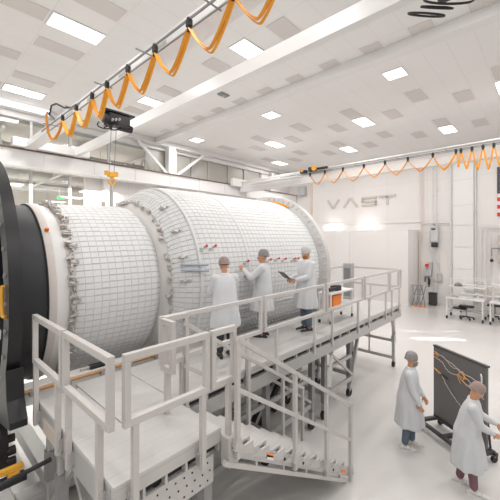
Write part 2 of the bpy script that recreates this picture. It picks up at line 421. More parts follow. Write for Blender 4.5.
# hoist between the girders
def hoist(cx, cy, cz, name_label):
    h = empty('chain_hoist', (cx, cy, cz), name_label, 'hoist')
    MB().box((cx, cy, cz+.05), (.62, .42, .30)).box((cx, cy, cz+.24), (.9, .5, .06)).build('trolley_frame', M['blacks'], h, bevel=.02)
    m = MB(); m.tube((cx-.45, cy-.12, cz), (cx-.05, cy-.12, cz), .13, 16); m.tube((cx+.1, cy+.1, cz-.06), (cx+.5, cy+.1, cz-.06), .11, 16); m.build('motor', M['black'], h, smooth=True)
    m = MB()
    for k in range(3): m.tube((cx-.25+.1*k, cy-.24, cz+.03*k-.05), (cx-.25+.1*k, cy-.30, cz+.03*k-.02), .03, 10)
    m.build('control_fitting', M['alu'], h)
    lp_ = MB()
    for k in range(4):
        a = random.uniform(-.25, .25); pts = [(cx-.35+a+.3*t+.1*math.sin(6*t+k), cy-.22+.05*k, cz-.12-.16*math.sin(PI*t)) for t in [q/10 for q in range(11)]]
        lp_.path(pts, .018, 6)
    lp_.build('hanging_cable', M['black'], h, smooth=True)
    return h
hoist(4.35, 9.4, 7.32, 'black hoist trolley hanging between the girders beside the orange festoons')
h2 = empty('chain_hoist', (4.25, .8, 6.7), 'black coiled cable hoist hanging at the top edge of the ceiling view', 'hoist')
MB().box((4.3, .85, 6.92), (.5, .35, .26)).box((4.3, .85, 7.25), (.2, .2, .42)).build('trolley_frame', M['blacks'], h2, bevel=.02)
for k in range(5):
    cc = Vector((4.22+.05*k, .62+.13*k, 6.72)); rr = .13+.03*(k % 3)
    MB().path([cc + Vector((rr*.7*math.cos(a), -rr*1.2*math.cos(a+.3*k), .55*rr*math.sin(a)-.05)) for a in [2*PI*q/20 for q in range(21)]], .013, 6).build('cable_coil', M['black'], h2, smooth=True)
# hook block hanging on ropes
hk = empty('crane_hook', (4.32, 9.7, 5.6), 'yellow crane hook block hanging from thin ropes above the module', 'hook')
MB().box((4.32, 9.7, 5.83), (.20, .16, .15)).tube((4.18, 9.7, 5.93), (4.18, 9.7, 5.8), .07, 12).tube((4.46, 9.7, 5.93), (4.46, 9.7, 5.8), .07, 12).build('block', M['yellow'], hk, bevel=.02)
MB().path([(4.32+.1*math.cos(a), 9.7-.03, 5.62+.1*math.sin(a)) for a in [R(100)-R(300)*q/16 for q in range(17)]], .03, 8).tube((4.32, 9.7, 5.7), (4.32, 9.7, 5.8), .03, 8).build('hook', M['yellow'], hk, smooth=True)
MB().tube((4.25, 9.7, 5.9), (4.25, 9.55, 7.2), .009, 6).tube((4.40, 9.7, 5.9), (4.40, 9.55, 7.2), .009, 6).build('rope', M['boxd'], hk)
sl = empty('lifting_mast', (4.32, 9.7, 0), 'slim grey mast reaching up to the yellow hook behind the module', 'mast')
MB().tube((4.32, 9.7, .3), (4.32, 9.7, 5.56), .055, 12).build('mast_tube', M['alu'], sl, smooth=True)
MB().bar((4.08, 9.7, .3), (4.08, 9.7, 5.0), .08).build('side_post', M['tan'], sl)
MB().bar((4.52, 9.7, .3), (4.52, 9.7, 5.0), .08).build('side_post', M['tan'], sl)
MB().b2(3.7, 4.9, 9.2, 10.2, 0, .3).build('base', M['alud'], sl, bevel=.02)

fc = empty('bridge_crane', (15.4, 4, 7.0), 'far white bridge crane near the lettered wall with orange festoon loops', 'crane')
MB().b2(15.25, 15.6, -7.9, 15.1, 6.98, 7.62).b2(15.15, 15.7, -7.9, 15.1, 7.6, 7.66).build('girder', M['girder'], fc, bevel=.01)
MB().b2(14.4, 16.4, 14.85, 15.1, 7.3, 7.8).build('end_truck', M['girder'], fc, bevel=.02)
h3 = [9.53, 8.63, 7.62, 6.55, 5.56, 4.58, 3.61, 2.79, 2.62, 2.26, 1.91, 1.58, 1.2, .8, .2, -.8]
crane(fc, 15.0, h3, 15.25, 7.45, [.5, .5, .55, .5, .52, .5, .55, .5, .62, .7, .72, .7, .7, .6, .6], None, .024)
MB().box((14.95, 9.35, 7.62), (.2, .42, .22)).box((14.95, 8.75, 7.6), (.12, .6, .1)).box((14.95, 9.9, 7.55), (.15, .4, .15)).build('motor_unit', M['black'], fc, bevel=.01)
MB().tube((14.82, 9.2, 7.64), (14.9, 9.2, 7.64), .14, 16).tube((14.84, 9.95, 7.62), (14.9, 9.95, 7.62), .09, 14).build('cable_drum', M['orange'], fc, smooth=True)
MB().b2(14.7, 15.2, 10.2, 13.8, 7.3, 7.34).build('service_arm', M['girder'], fc)
# electrical cabinets at the far corner
for (y, z, dy, dz, l) in ((12.95, 6.6, .8, .75, 'grey green cabinet fixed high beside the far end of the runway beam'),):
    e = empty('wall_cabinet', (21.9, y, z), l, 'cabinet')
    MB().b2(21.7, 21.99, 14.25, 14.9, 7.35, 8.05).build('cabinet_body', M['frost'], e, bevel=.01)
    MB().b2(21.68, 21.70, 14.3, 14.85, 7.4, 8.0).build('door', M['box'], e)

# ---------------------------------------------------------------- space module
YC, ZC = 6.7, 3.02
mod = empty('space_station_module', (4.8, YC, ZC), 'huge white blanket covered cylindrical spacecraft module held by a black hoop at the left', 'spacecraft module')
def shell(name, prof, ncirc, ncell_len, m, parent, groove=.006, inset=.09, seam_idx=1):
    """blanketed surface: every cell is a slightly raised pad between seam tapes"""
    # resample the profile by length
    L = [0]
    for (x0, r0), (x1, r1) in zip(prof, prof[1:]): L.append(L[-1]+math.hypot(x1-x0, r1-r0))
    n = max(1, round(L[-1]/ncell_len))
    def at(s_):
        s_ = min(max(s_, 0), L[-1])
        for i in range(len(L)-1):
            if s_ <= L[i+1]+1e-9:
                t = (s_-L[i])/(L[i+1]-L[i]); 
                x = prof[i][0]+(prof[i+1][0]-prof[i][0])*t; r = prof[i][1]+(prof[i+1][1]-prof[i][1])*t
                dx, dr = prof[i+1][0]-prof[i][0], prof[i+1][1]-prof[i][1]; ln = math.hypot(dx, dr)
                return x, r, -dr/ln, dx/ln
    mb = MB(); bm = mb.bm
    def P_(s_, a, h):
        x, r, nx, nr = at(s_); x += nx*h; r += nr*h
        return (x, YC + r*math.cos(a), ZC + r*math.sin(a))
    ls = L[-1]/n; da = 2*PI/ncirc
    grid = [[bm.verts.new(P_(i*ls, k*da, 0)) for k in range(ncirc)] for i in range(n+1)]
    rnd = random.Random(3)
    for i in range(n):
        for k in range(ncirc):
            k2 = (k+1) % ncirc
            o = [grid[i][k], grid[i+1][k], grid[i+1][k2], grid[i][k2]]
            h = groove*(.7+.7*rnd.random())
            ja = inset*(.6+.6*rnd.random()); jb = inset*1.1*(.6+.9*rnd.random())
            s0, s1 = (i+ja*.7)*ls, (i+1-ja*.7)*ls; a0, a1 = (k+jb)*da, (k+1-jb)*da
            inn = [bm.verts.new(P_(s0, a0, h)), bm.verts.new(P_(s1, a0, h)), bm.verts.new(P_(s1, a1, h)), bm.verts.new(P_(s0, a1, h))]
            for q in range(4):
                f = mb._f([o[q], o[(q+1) % 4], inn[(q+1) % 4], inn[q]])
                if f: f.material_index = 1 if q in (0, 2) else 2
            mb._f(inn)
    return mb.build(name, m, parent)
bk = [M['blanket'], M['seam'], mat('light_seam', (.69, .69, .69), .5)]
shell('forward_blanket', [(1.80, 1.475), (1.95, 1.51), (3.05, 1.545), (3.16, 1.52), (3.22, 1.46)], 96, .125, bk, mod)
shell('main_blanket', [(3.35, 1.66), (3.52, 1.86), (3.75, 2.00), (4.0, 2.035), (7.7, 2.04), (7.86, 2.00)], 124, .125, bk, mod)
MB().lathe([(1.8, 1.465), (3.3, 1.45), (3.4, 1.6), (3.9, 1.93), (7.85, 1.95)], YC, ZC, 96).build('pressure_shell', M['alud'], mod, smooth=True)
# belts round the big shell
for k, (x, q) in enumerate(((3.76, 2.005), (5.02, 2.04))):
    MB().lathe([(x-.03, q), (x-.02, q+.015), (x+.02, q+.02), (x+.03, q+.008)], YC, ZC, 120).build('belt', M['blanket'], mod, smooth=True)
# joint rings
MB().lathe([(3.22, 1.45), (3.24, 1.52), (3.30, 1.60), (3.36, 1.66), (3.37, 1.55)], YC, ZC, 96).build('joint_ring', mat('pale_ring', (.68, .66, .64), .5, .1), mod, smooth=True)
MB().lathe([(1.70, 1.40), (1.70, 1.47), (1.82, 1.47), (1.84, 1.42)], YC, ZC, 96).build('joint_ring', M['fit'], mod, smooth=True)
MB().lathe([(1.53, 1.40), (1.535, 1.475), (1.56, 1.485), (1.70, 1.47), (1.70, 1.4)], YC, ZC, 96).build('white_collar', M['white'], mod, smooth=True)
MB().lathe([(1.44, 1.38), (1.44, 1.49), (1.475, 1.50), (1.535, 1.50), (1.535, 1.4)], YC, ZC, 96).build('flange', M['skinring'], mod, smooth=True)
MB().lathe([(1.425, 1.3), (1.425, 1.485), (1.44, 1.485), (1.44, 1.3)], YC, ZC, 96).build('dark_gasket', M['black'], mod, smooth=True)
MB().lathe([(1.0, 1.25), (1.0, 1.46), (1.425, 1.46), (1.425, 1.3)], YC, ZC, 96).build('docking_barrel', M['barrel'], mod, smooth=True)
tag_ = MB()
for a in (207, ): pass
def on(x, r, deg): return Vector((x, YC + r*math.cos(R(deg)), ZC + r*math.sin(R(deg))))
# angles: 180 faces the walkway, 90 is up
t = MB(); p = on(1.5, 1.51, 138); t.box(p, (.05, .03, .09), rx=R(48)); t.build('orange_tag', M['orangep'], mod)
# brackets round the joints: many small clamps, built as parts
def bracket_mesh(kind):
    m = MB()
    if kind == 0: m.box((0, 0, .03), (.10, .07, .05)); m.tube((-.06, 0, .06), (.06, 0, .06), .018, 8); m.box((.04, .03, .07), (.03, .04, .06))
    elif kind == 1: m.box((0, 0, .02), (.05, .12, .04)); m.tube((0, -.04, .02), (0, -.04, .11), .015, 8); m.tube((0, .04, .02), (0, .04, .09), .02, 8)
    else: m.box((0, 0, .04), (.07, .05, .08)); m.box((-.04, 0, .08), (.08, .03, .02)); m.tube((.0, -.05, .05), (.0, .06, .03), .014, 8)
    return m
protos = []
for k in range(3):
    o = bracket_mesh(k).build('bracket', M['fit'], mod, local=True); protos.append(o)
used = [False]*3
def put_bracket(k, x, r, deg, spin):
    if used[k]: o = protos[k].copy(); COL.objects.link(o); o.parent = mod
    else: o = protos[k]; used[k] = True
    n = Vector((0, math.cos(R(deg)), math.sin(R(deg)))); tx = Vector((1, 0, 0)); ty = n.cross(tx)
    m = Matrix((tx, ty, n)).transposed() @ Matrix.Rotation(spin, 3, 'Z')
    o.matrix_basis = Matrix.Translation(on(x, r, deg) - Vector(mod.location)) @ m.to_4x4()
rn = random.Random(11)
for k in range(46):
    put_bracket(k % 3, 1.77+rn.uniform(-.035, .035), 1.47, 85+k*3.6+rn.uniform(-1, 1), rn.uniform(-.4, .4))
for k in range(40):
    put_bracket(rn.randrange(3), 3.33+rn.uniform(-.06, .09), 1.62, 82+k*4.1+rn.uniform(-1, 1), rn.uniform(-.6, .6))
# larger latches at the second joint
for q, deg in enumerate((128, 147, 163, 176, 197)):
    a = MB(); p = on(3.5, 1.86, deg); a.box(p, (.20, .035, .06), rx=R(deg-90)); a.box(on(3.44, 1.90, deg), (.05, .05, .05), rx=R(deg-90)); a.box(on(3.56, 1.92, deg), (.04, .04, .05), rx=R(deg-90)); a.build('latch', M['fit'], mod, bevel=.006)
s = MB()
for a in (175, 178): s.tube(on(3.42, 1.85, a-8), on(3.85, 2.12, a-6), .018, 8)
s.build('strut', mat('bluish_strut', (.38, .44, .50), .4, .4), mod, smooth=True)
# red capped ports
for (x, z) in ((3.9, 3.75), (4.12, 3.75), (4.94, 3.43), (5.68, 3.43), (5.98, 3.44), (6.24, 3.42), (6.62, 3.41), (6.76, 3.41)):
    dg = 180-math.degrees(math.asin((z-ZC)/2.05)); pa = on(x, 2.04, dg); pb = on(x, 2.10, dg)
    f = MB().tube(pa, pb, .022, 10); f.box(on(x-.08, 2.06, dg+1.2), (.06, .04, .04)); f.build('port_fitting', M['fit'], mod)
    MB().tube(pb, on(x, 2.125, dg), .026, 10).build('red_cap', M['red'], mod, smooth=True)
# exposed lower isogrid pockets
iso = MB()
for i in range(26):
    for j in range(9):
        x = 4.75+i*.115; dg = 196+j*3.3
        if x > 7.6: continue
        iso.box(on(x, 2.045, dg), (.085, .022, .085), rx=R(dg-90))
tag(iso.build('isogrid_pocket', M['iso'], mod), 'bare metal pocket grid', kind='stuff')
# end ring at the far side
er = MB().lathe([(7.86, 1.95), (7.86, 2.03), (7.94, 2.22), (8.06, 2.24), (8.10, 2.18), (8.10, 1.9)], YC, ZC, 120)
er.mi = 1
for k in range(72):
    dg = k*5
    er.tube(on(7.885, 2.12, dg), on(7.93, 2.19, dg), .022, 6)
    if k % 4 == 0: er.box(on(7.92, 2.10, dg), (.09, .05, .12), rx=R(dg-90))
er.build('end_ring', [mat('ring_steel', (.60, .59, .58), .4, .25, noise=.2, nscale=30), M['fit']], mod, smooth=True)
MB().lathe([(7.83, 2.03), (7.83, 2.07), (7.87, 2.08), (7.87, 2.04)], YC, ZC, 60, a0=R(84), a1=R(118)).build('orange_edge', M['orange'], mod)
MB().lathe([(8.1, 1.98), (8.55, 1.75), (8.9, 1.2), (9.05, .5), (9.08, .0001)], YC, ZC, 72).build('end_dome', M['white'], mod, smooth=True)

# black rotating hoop and cradle
hp = empty('support_hoop', (.93, YC, 0), 'giant black support hoop standing at the left end of the module', 'support hoop')
b = MB().lathe([(.86, 1.80), (.86, 2.07), (1.0, 2.07), (1.0, 1.80)], YC, ZC+.1, 128, closed=True)
b.mi = 1
for k in range(36):
    dg = k*10; b.tube(Vector((.84, YC+1.92*math.cos(R(dg)), ZC+.1+1.92*math.sin(R(dg)))), Vector((.865, YC+1.92*math.cos(R(dg)), ZC+.1+1.92*math.sin(R(dg)))), .03, 8)
b.build('hoop', [M['hoop'], M['alud']], hp, smooth=True)
MB().lathe([(.96, 1.40), (.96, 1.82), (1.0, 1.82), (1.0, 1.40)], YC, ZC+.02, 96, closed=True).build('hoop_web', M['hoop'], hp, smooth=True)
# hub frame seen through the hoop
hub = MB()
for dg in range(0, 360, 45):
    c0 = Vector((.8, YC+.5*math.cos(R(dg)), ZC+.5*math.sin(R(dg)))); c1 = Vector((.8, YC+1.84*math.cos(R(dg+9)), ZC+1.84*math.sin(R(dg+9))))
    hub.bar(c0, c1, .06, .1)
hub.lathe([(.74, .45), (.74, .6), (.86, .6), (.86, .45)], YC, ZC, 48, closed=True)
hub.build('hub_spokes', M['white'], hp)
cr_ = empty('hoop_cradle', (.95, 4.8, 0), 'black and yellow powered cradle under the hoop near the landing', 'cradle')
MB().prism([(4.70, 2.35), (4.64, 2.0), (4.50, 1.80), (4.50, 1.72), (6.0, 1.40), (6.0, 1.75), (5.2, 2.0)], (.84, 0, 0), (0, 1, 0), (0, 0, 1), (1, 0, 0), .18).build('side_bracket', M['blacks'], cr_, bevel=.01)
MB().tube((.55, 5.72, 1.08), (1.0, 5.72, 1.08), .33, 36).build('drive_roller', M['blacks'], cr_, smooth=True)
MB().tube((.9, 5.06, 1.36), (1.0, 5.06, 1.36), .05, 14).tube((.9, 5.02, 1.22), (1.0, 5.02, 1.22), .055, 14).tube((.9, 5.0, 1.10), (1.0, 5.0, 1.10), .05, 14).b2(.82, .92, 4.98, 5.5, 1.0, 1.45).build('roller_hub', M['black'], cr_, smooth=True)
MB().b2(.1, 1.02, 4.68, 4.75, 1.13, 1.19).b2(.86, .98, 4.67, 4.76, 1.06, 1.13).build('lift_beam', M['yellow'], cr_, bevel=.01)
MB().b2(.1, 1.04, 4.64, 4.78, 1.0, 1.06).build('beam_channel', M['blacks'], cr_)
MB().tube((.2, 4.0, 1.42), (1.12, 4.0, 1.50), .024, 10).build('push_rod', M['black'], cr_, smooth=True)
MB().b2(.5, .8, 4.95, 6.3, .2, 1.0).build('pedestal', M['blacks'], cr_, bevel=.02)
MB().b2(.3, 1.12, 5.5, 9.2, .06, .2).build('base_beam', M['white'], cr_, bevel=.02)
MB().b2(1.12, 2.2, 5.45, 5.75, .06, .2).build('base_beam', M['white'], cr_, bevel=.02)
MB().prism([(1.12, 6.2), (1.5, 6.2), (2.2, 5.9), (2.2, 5.76), (1.12, 5.76)], (0, 0, .05), (1, 0, 0), (0, 1, 0), (0, 0, 1), .06).build('base_plate', M['alu'], cr_)
MB().path([(.83, 4.79, 3.34), (.83, 4.83, 3.25), (.83, 4.83, 3.08), (.83, 4.79, 2.98), (.85, 4.74, 2.97)], .022, 10).build('yellow_hose', M['yellow'], cr_, smooth=True)

# long white carriage under the module
cg = empty('module_carriage', (4, 5.9, 0), 'white floor carriage with long beams running under the module', 'carriage')
MB().b2(1.0, 8.3, 5.0, 5.22, 1.72, 1.95).build('long_beam', M['white'], cg, bevel=.01)
MB().b2(1.0, 8.3, 8.2, 8.42, 1.12, 1.35).build('long_beam', M['white'], cg, bevel=.01)
for x in (1.5, 4.3, 7.4):
    MB().b2(x-.1, x+.1, 5.0, 8.4, .35, .55).build('cross_beam', M['white'], cg, bevel=.01)
    for y in (5.1, 8.3):
        MB().b2(x-.09, x+.09, y-.09, y+.09, .12, 1.72 if y < 6 else 1.12).build('leg', M['white'], cg, bevel=.01)
        MB().tube((x, y-.04, .07), (x, y+.04, .07), .07, 16).build('wheel', M['black'], cg, smooth=True)
for x in (2.5, 5.5):
    MB().prism([(5.05, 1.5), (5.4, 1.0), (8.0, 1.0), (8.35, 1.5), (8.35, .8), (5.05, .8)], (x-.08, 0, 0), (0, 1, 0), (0, 0, 1), (1, 0, 0), .16).build('saddle', M['alu'], cg)
pp = empty('orange_pipe_run', (2, 4.9, 1.8), 'orange pipe run clipped along the carriage beside the deck edge', 'pipe')
MB().tube((1.0, 4.93, 1.93), (3.1, 4.93, 1.93), .022, 10).build('pipe', mat('rusty_orange_pipe', (.55, .27, .09), .5), pp, smooth=True)
cl = MB()
for k in range(5): cl.box((1.15+.45*k, 4.93, 1.91), (.04, .09, .07))
cl.build('pipe_clamp', mat('blue_clamp', (.35, .36, .40), .5), pp)
tb = empty('hand_tool', (2.0, 4.87, 1.92), 'small black tool lying on the carriage edge under the forward section', 'tool')
MB().b2(1.93, 2.16, 5.02, 5.14, 1.951, 2.0).build('tool_body', M['black'], tb, bevel=.01)
MB().tube((1.95, 5.08, 1.98), (1.80, 5.08, 1.98), .018, 8).build('tool_handle', M['tan'], tb)

# ---------------------------------------------------------------- platforms
DZ = 1.92
ld = empty('landing_platform', (1.7, 3.6, 0), 'raised near landing with perforated aprons in the lower left', 'platform')
MB().b2(1.15, 2.30, 2.55, 3.38, DZ-.04, DZ).build('deck_plate', M['deck'], ld, bevel=.006)
MB().b2(1.15, 1.62, 3.385, 4.62, DZ-.04, DZ-.002).build('deck_plate', M['deck'], ld, bevel=.006)
MB().b2(1.63, 2.30, 3.385, 4.78, DZ-.04, DZ-.001).build('deck_plate', M['deck'], ld, bevel=.006)
MB().b2(1.15, 2.3, 2.55, 2.60, DZ-.15, DZ-.041).build('front_fascia', M['fascia'], ld, bevel=.004)
MB().b2(1.15, 1.19, 2.61, 4.6, DZ-.30, DZ-.041).build('side_fascia', M['alu'], ld, bevel=.004)
MB().b2(1.17, 2.3, 2.62, 2.66, DZ-.24, DZ-.15).build('slot_backing', M['slot'], ld)
for x in (1.2, 1.42, 1.64, 1.86, 2.08, 2.28): MB().b2(x-.012, x+.012, 2.555, 2.62, DZ-.24, DZ-.15).build('slot_divider', M['fascia'], ld)
hb = MB().b2(1.30, 2.2, 2.56, 2.59, DZ-.52, DZ-.24); hb.mi = 1
for i in range(9):
    for j in range(3): hb.tube((1.36+i*.095+(j % 2)*.03, 2.555, DZ-.29-j*.09), (1.36+i*.095+(j % 2)*.03, 2.565, DZ-.29-j*.09), .009, 8)
hb.build('perforated_apron', [M['fascia'], M['slot']], ld)
MB().b2(1.135, 1.149, 3.75, 4.35, 1.64, 1.80).build('side_apron', M['tan'], ld)
for (x, y) in ((1.20, 3.92), (2.2, 2.7), (1.24, 2.7), (1.24, 4.45), (2.2, 3.9)):
    lg = MB().b2(x-.04, x+.04, y-.04, y+.04, .12, DZ-.16).build('leg', M['alu'], ld, bevel=.006)
    MB().b2(x-.055, x+.055, y-.055, y+.055, 1.0, 1.35).build('sleeve', M['alud'], lg)
    MB().tube((x, y-.03, .08), (x, y+.03, .08), .08, 16).build('caster', M['black'], lg, smooth=True)
for (a, b_) in (((1.24, 2.7, .6), (1.24, 4.45, .6)), ((2.2, 2.7, .6), (2.2, 3.9, .6)), ((1.24, 2.7, .6), (2.2, 2.7, .6)), ((1.24, 2.75, .7), (1.24, 3.6, 1.5)), ((1.24, 4.4, .7), (1.24, 3.7, 1.5)), ((1.3, 4.45, .35), (2.2, 3.9, .35))):
    MB().bar(a, b_, .05, .07).build('brace', M['alu'], ld)

wk = empty('walkway_platform', (6, 4.1, 0), 'long raised walkway deck running alongside the module to the far end', 'platform')
xs = [2.305, 3.9, 5.95, 7.75, 8.3]
for a, b_ in zip(xs, xs[1:]): MB().b2(a+.004, b_-.004, 3.4, 4.76, DZ-.05, DZ).build('deck_plate', M['deck'], wk, bevel=.006)
MB().b2(8.304, 10.5, 3.4, 5.28, DZ-.05, DZ).build('deck_plate', M['deck'], wk, bevel=.006)
MB().b2(2.31, 10.5, 3.41, 3.45, DZ-.12, DZ-.05).build('edge_trim', M['fascia'], wk, bevel=.004)
MB().b2(2.31, 10.5, 3.46, 3.50, DZ-.19, DZ-.12).build('slot_backing', M['slot'], wk)
MB().b2(2.31, 10.5, 3.40, 3.47, DZ-.40, DZ-.19).build('side_beam', M['alu'], wk, bevel=.006)
MB().b2(2.31, 8.3, 4.68, 4.75, DZ-.40, DZ-.05).build('side_beam', M['alu'], wk, bevel=.006)
MB().b2(8.35, 10.5, 5.2, 5.27, DZ-.40, DZ-.05).build('side_beam', M['alu'], wk, bevel=.006)
MB().b2(10.42, 10.5, 3.48, 5.2, DZ-.40, DZ-.05).build('end_beam', M['alu'], wk, bevel=.006)
x = 2.4
while x < 10.5: MB().b2(x-.015, x+.015, 3.405, 3.46, DZ-.19, DZ-.12).build('slot_divider', M['fascia'], wk); x += .42
for x in (2.7, 3.8, 5.35, 6.35, 7.7, 8.9):
    MB().b2(x-.03, x+.03, 3.5, 4.68, DZ-.3, DZ-.1).build('cross_member', M['alu'], wk)
# wheeled undercarriages
for (x, ya, yb) in ((2.75, 3.62, 4.6), (4.3, 3.62, 4.6), (5.75, 3.62, 4.6), (6.25, 3.62, 4.6), (7.6, 3.7, 4.6)):
    for y in (ya, yb):
        lg = MB().b2(x-.055, x+.055, y-.05, y+.05, .35, DZ-.36).build('leg', M['alud'], wk, bevel=.008)
        MB().b2(x-.04, x+.04, y-.04, y+.04, .14, .4).build('inner_tube', M['alu'], lg)
        MB().tube((x, y-.035, .10), (x, y+.035, .10), .10, 18).build('caster', M['black'], lg, smooth=True)
    MB().bar((x, ya+.05, .55), (x, yb-.05, .55), .06, .09).build('cross_bar', M['alu'], wk)
for (x0, x1) in ((2.8, 4.25), (4.36, 5.7), (6.3, 7.55)):
    for y in (3.62, 4.6):
        MB().bar((x0, y, .5), (x1, y, .5), .06, .1).build('lower_rail', M['alu'], wk)
        MB().bar((x0, y, 1.05), (x1, y, 1.05), .05, .08).build('lower_rail', M['alu'], wk)
    MB().bar((x0+.05, 3.58, 1.45), (x1-.05, 3.58, .6), .05, .05).build('brace', M['alu'], wk)
    MB().bar((x0+.05, 4.62, .6), (x1-.05, 4.62, 1.45), .05, .05).build('brace', M['alu'], wk)
MB().bar((6.3, 3.46, 1.5), (5.9, 3.3, .9), .06).build('brace', M['alu'], wk)
MB().bar((7.95, 3.62, 1.5), (7.5, 3.62, .35), .07).build('brace', M['alu'], wk)
hy = MB().tube((4.5, 4.0, .3), (5.4, 4.0, 1.3), .06, 12).tube((4.7, 4.3, .3), (5.5, 4.3, 1.2), .05, 12)
hy.build('lift_cylinder', M['black'], wk, smooth=True)
# end support frame of the walkway
for y in (3.55, 4.87):
    lg = MB().b2(10.22, 10.30, y-.04, y+.04, .16, 1.55).build('leg', M['alu'], wk, bevel=.006)
    MB().tube((10.26, y-.03, .09), (10.26, y+.03, .09), .09, 18).build('caster', M['black'], lg, smooth=True)
    MB().b2(10.2, 10.32, y-.05, y+.05, .75, .95).build('sleeve', M['alu'], lg)
MB().bar((10.26, 3.55, .28), (10.26, 5.1, .28), .06, .09).build('cross_bar', M['alu'], wk)
MB().bar((10.26, 3.6, .80), (10.26, 4.85, .80), .06, .08).build('cross_bar', M['alu'], wk)
MB().bar((10.26, 4.3, .28), (10.26, 4.3, 1.5), .04).build('centre_post', M['alu'], wk)
MB().bar((10.0, 3.5, 1.5), (10.26, 3.52, 1.0), .07).build('brace', M['alu'], wk)

# guard rails
ZT, ZM = 2.955, 2.43
def guard(p0, p1, legs, label, m='rail', w=.055, zlow=1.66, out=(0, 0), name='guard_rail'):
    p0, p1 = Vector((*p0, 0)), Vector((*p1, 0)); d = (p1-p0).normalized()
    g = empty(name, (*(p0+p1).xy/2, DZ-.2), label, 'railing', 'guard rail frames round the raised deck')
    Z = lambda p, z: (p.x, p.y, z)
    MB().bar(Z(p0, ZT), Z(p1, ZT), w, w*1.15).build('top_rail', M[m], g, bevel=.005)
    MB().bar(Z(p0, ZM), Z(p1, ZM), w, w*1.15).build('mid_rail', M[m], g, bevel=.005)
    for e, s_ in ((p0, 1), (p1, -1)):
        q = e+d*s_*w/2
        MB().bar(Z(q, ZM+.031), Z(q, ZT-.031), w, w, up=(0, 1, 0)).build('post', M[m], g, bevel=.004)
    for t in legs:
        q = p0+d*t; q2 = q+Vector((*out, 0))
        lg = MB().bar(Z(q, zlow), Z(q, ZM-.031), w*.95, w*.95, up=(0, 1, 0)).build('leg', M[m], g, bevel=.004)
        MB().box((q.x+out[0], q.y+out[1], 1.76), (.075, .075, .13)).build('clamp', M['alu'], lg, bevel=.004)
    return g
guard((1.115, 4.62), (1.115, 3.60), (.06, .86), 'guard rail frame at the far left of the landing beside the black hoop', out=(.03, 0))
guard((1.115, 3.55), (1.115, 2.50), (.10, .82), 'guard rail frame on the landing left side nearest the camera', out=(.03, 0))
guard((1.20, 2.485), (2.07, 2.485), (.10, .80), 'guard rail frame along the landing front edge above the perforated apron', out=(0, .03))
guard((2.10, 2.485), (2.44, 2.485), (.24,), 'short guard rail frame at the front corner where the stair starts', out=(0, .03))
guard((2.10, 3.335), (2.44, 3.335), (.06, .26), 'short guard rail frame behind the landing at the back of the stair head', out=(0, .03))
guard((2.06, 3.30), (2.06, 3.06), (.1,), 'narrow return guard rail frame beside the landing at the walkway start', out=(0, .0), zlow=1.925)
fx = [(2.08, 3.92, (.35, 1.5)), (3.98, 5.86, (.32, 1.51)), (5.95, 7.72, (.24, 1.49)), (7.80, 9.45, (.28, 1.4)), (9.5, 10.44, (.18, .78))]
wl = ['first near side walkway guard rail frame starting behind the stair head', 'near side walkway guard rail frame in front of the two workers at the hull', 'near side walkway guard rail frame starting right of the worker with a tablet', 'near side walkway guard rail frame before the far end, right of the orange bin', 'last near side guard rail frame at the far end corner of the walkway']
for (a, b_, lg), l in zip(fx, wl): guard((a, 3.42-.03), (b_, 3.42-.03), lg, l, m='railw', w=.05, out=(0, .02))
guard((10.47, 3.45), (10.47, 5.23), (.9,), 'end guard rail frame across the far end of the walkway', m='railw', w=.05)
guard((8.75, 5.25), (10.40, 5.25), (.3, 1.3), 'back guard rail frame of the wide far end of the walkway', m='railw', w=.045)
# steel control post on the far deck
cp = empty('control_post', (10.1, 5.0, DZ), 'grey control post with dark inset standing on the far end of the walkway', 'control post')
MB().b2(10.05, 10.27, 4.82, 5.10, DZ+.0, DZ+1.18).build('column', M['alu'], cp, bevel=.01)
MB().b2(10.03, 10.05, 4.86, 5.06, DZ+.58, DZ+1.02).build('screen', M['boxd'], cp)
MB().b2(10.03, 10.05, 4.86, 5.06, DZ+.1, DZ+.4).build('lower_panel', M['boxd'], cp)

# ---------------------------------------------------------------- stair
st = empty('access_stair', (3.7, 2.9, 0), 'aluminium stair with handrails descending from the landing toward the right', 'stair')
S0, S1, SZ0, SZ1 = 2.34, 4.84, 1.70, .13
zs = lambda x: SZ0+(SZ1-SZ0)*(x-S0)/(S1-S0)
for y in (2.42, 3.26):
    MB().prism([(S0-.05, zs(S0)+.13), (S1+.10, zs(S1)+.08), (S1+.10, zs(S1)-.07), (S0-.05, zs(S0)-.02)], (0, y-.02, 0), (1, 0, 0), (0, 0, 1), (0, 1, 0), .04).build('stringer', M['alu'], st, bevel=.004)
    MB().bar((S0-.12, y, zs(S0)-.06), (S1+.02, y, .03), .05, .05).build('lower_chord', M['rail'], st, bevel=.004)
    for x in (2.7, 3.2, 3.7, 4.2, 4.65): MB().bar((x, y, zs(x)-.12), (x, y, zs(x)), .03).build('spacer', M['rail'], st)
nst = 9
for k in range(nst):
    x = S0+.14+(S1-S0-.27)*k/(nst-1); z = zs(x)+.12
    tr = MB().b2(x-.15, x+.15, 2.445, 3.235, z-.03, z).build('tread', M['deck'], st, bevel=.004)
    MB().b2(x+.11, x+.15, 2.445, 3.235, z-.13, z-.03).build('riser', M['fascia'], tr)
    MB().prism([(x-.15, z-.03), (x+.15, z-.03), (x+.15, z-.17), (x+.10, z-.15)], (0, 2.394, 0), (1, 0, 0), (0, 0, 1), (0, 1, 0), .02).build('side_gusset', M['rail'], tr)
MB().b2(2.28, 2.42, 2.41, 2.54, 1.55, 1.86).build('hinge_plate', M['fascia'], st, bevel=.01)
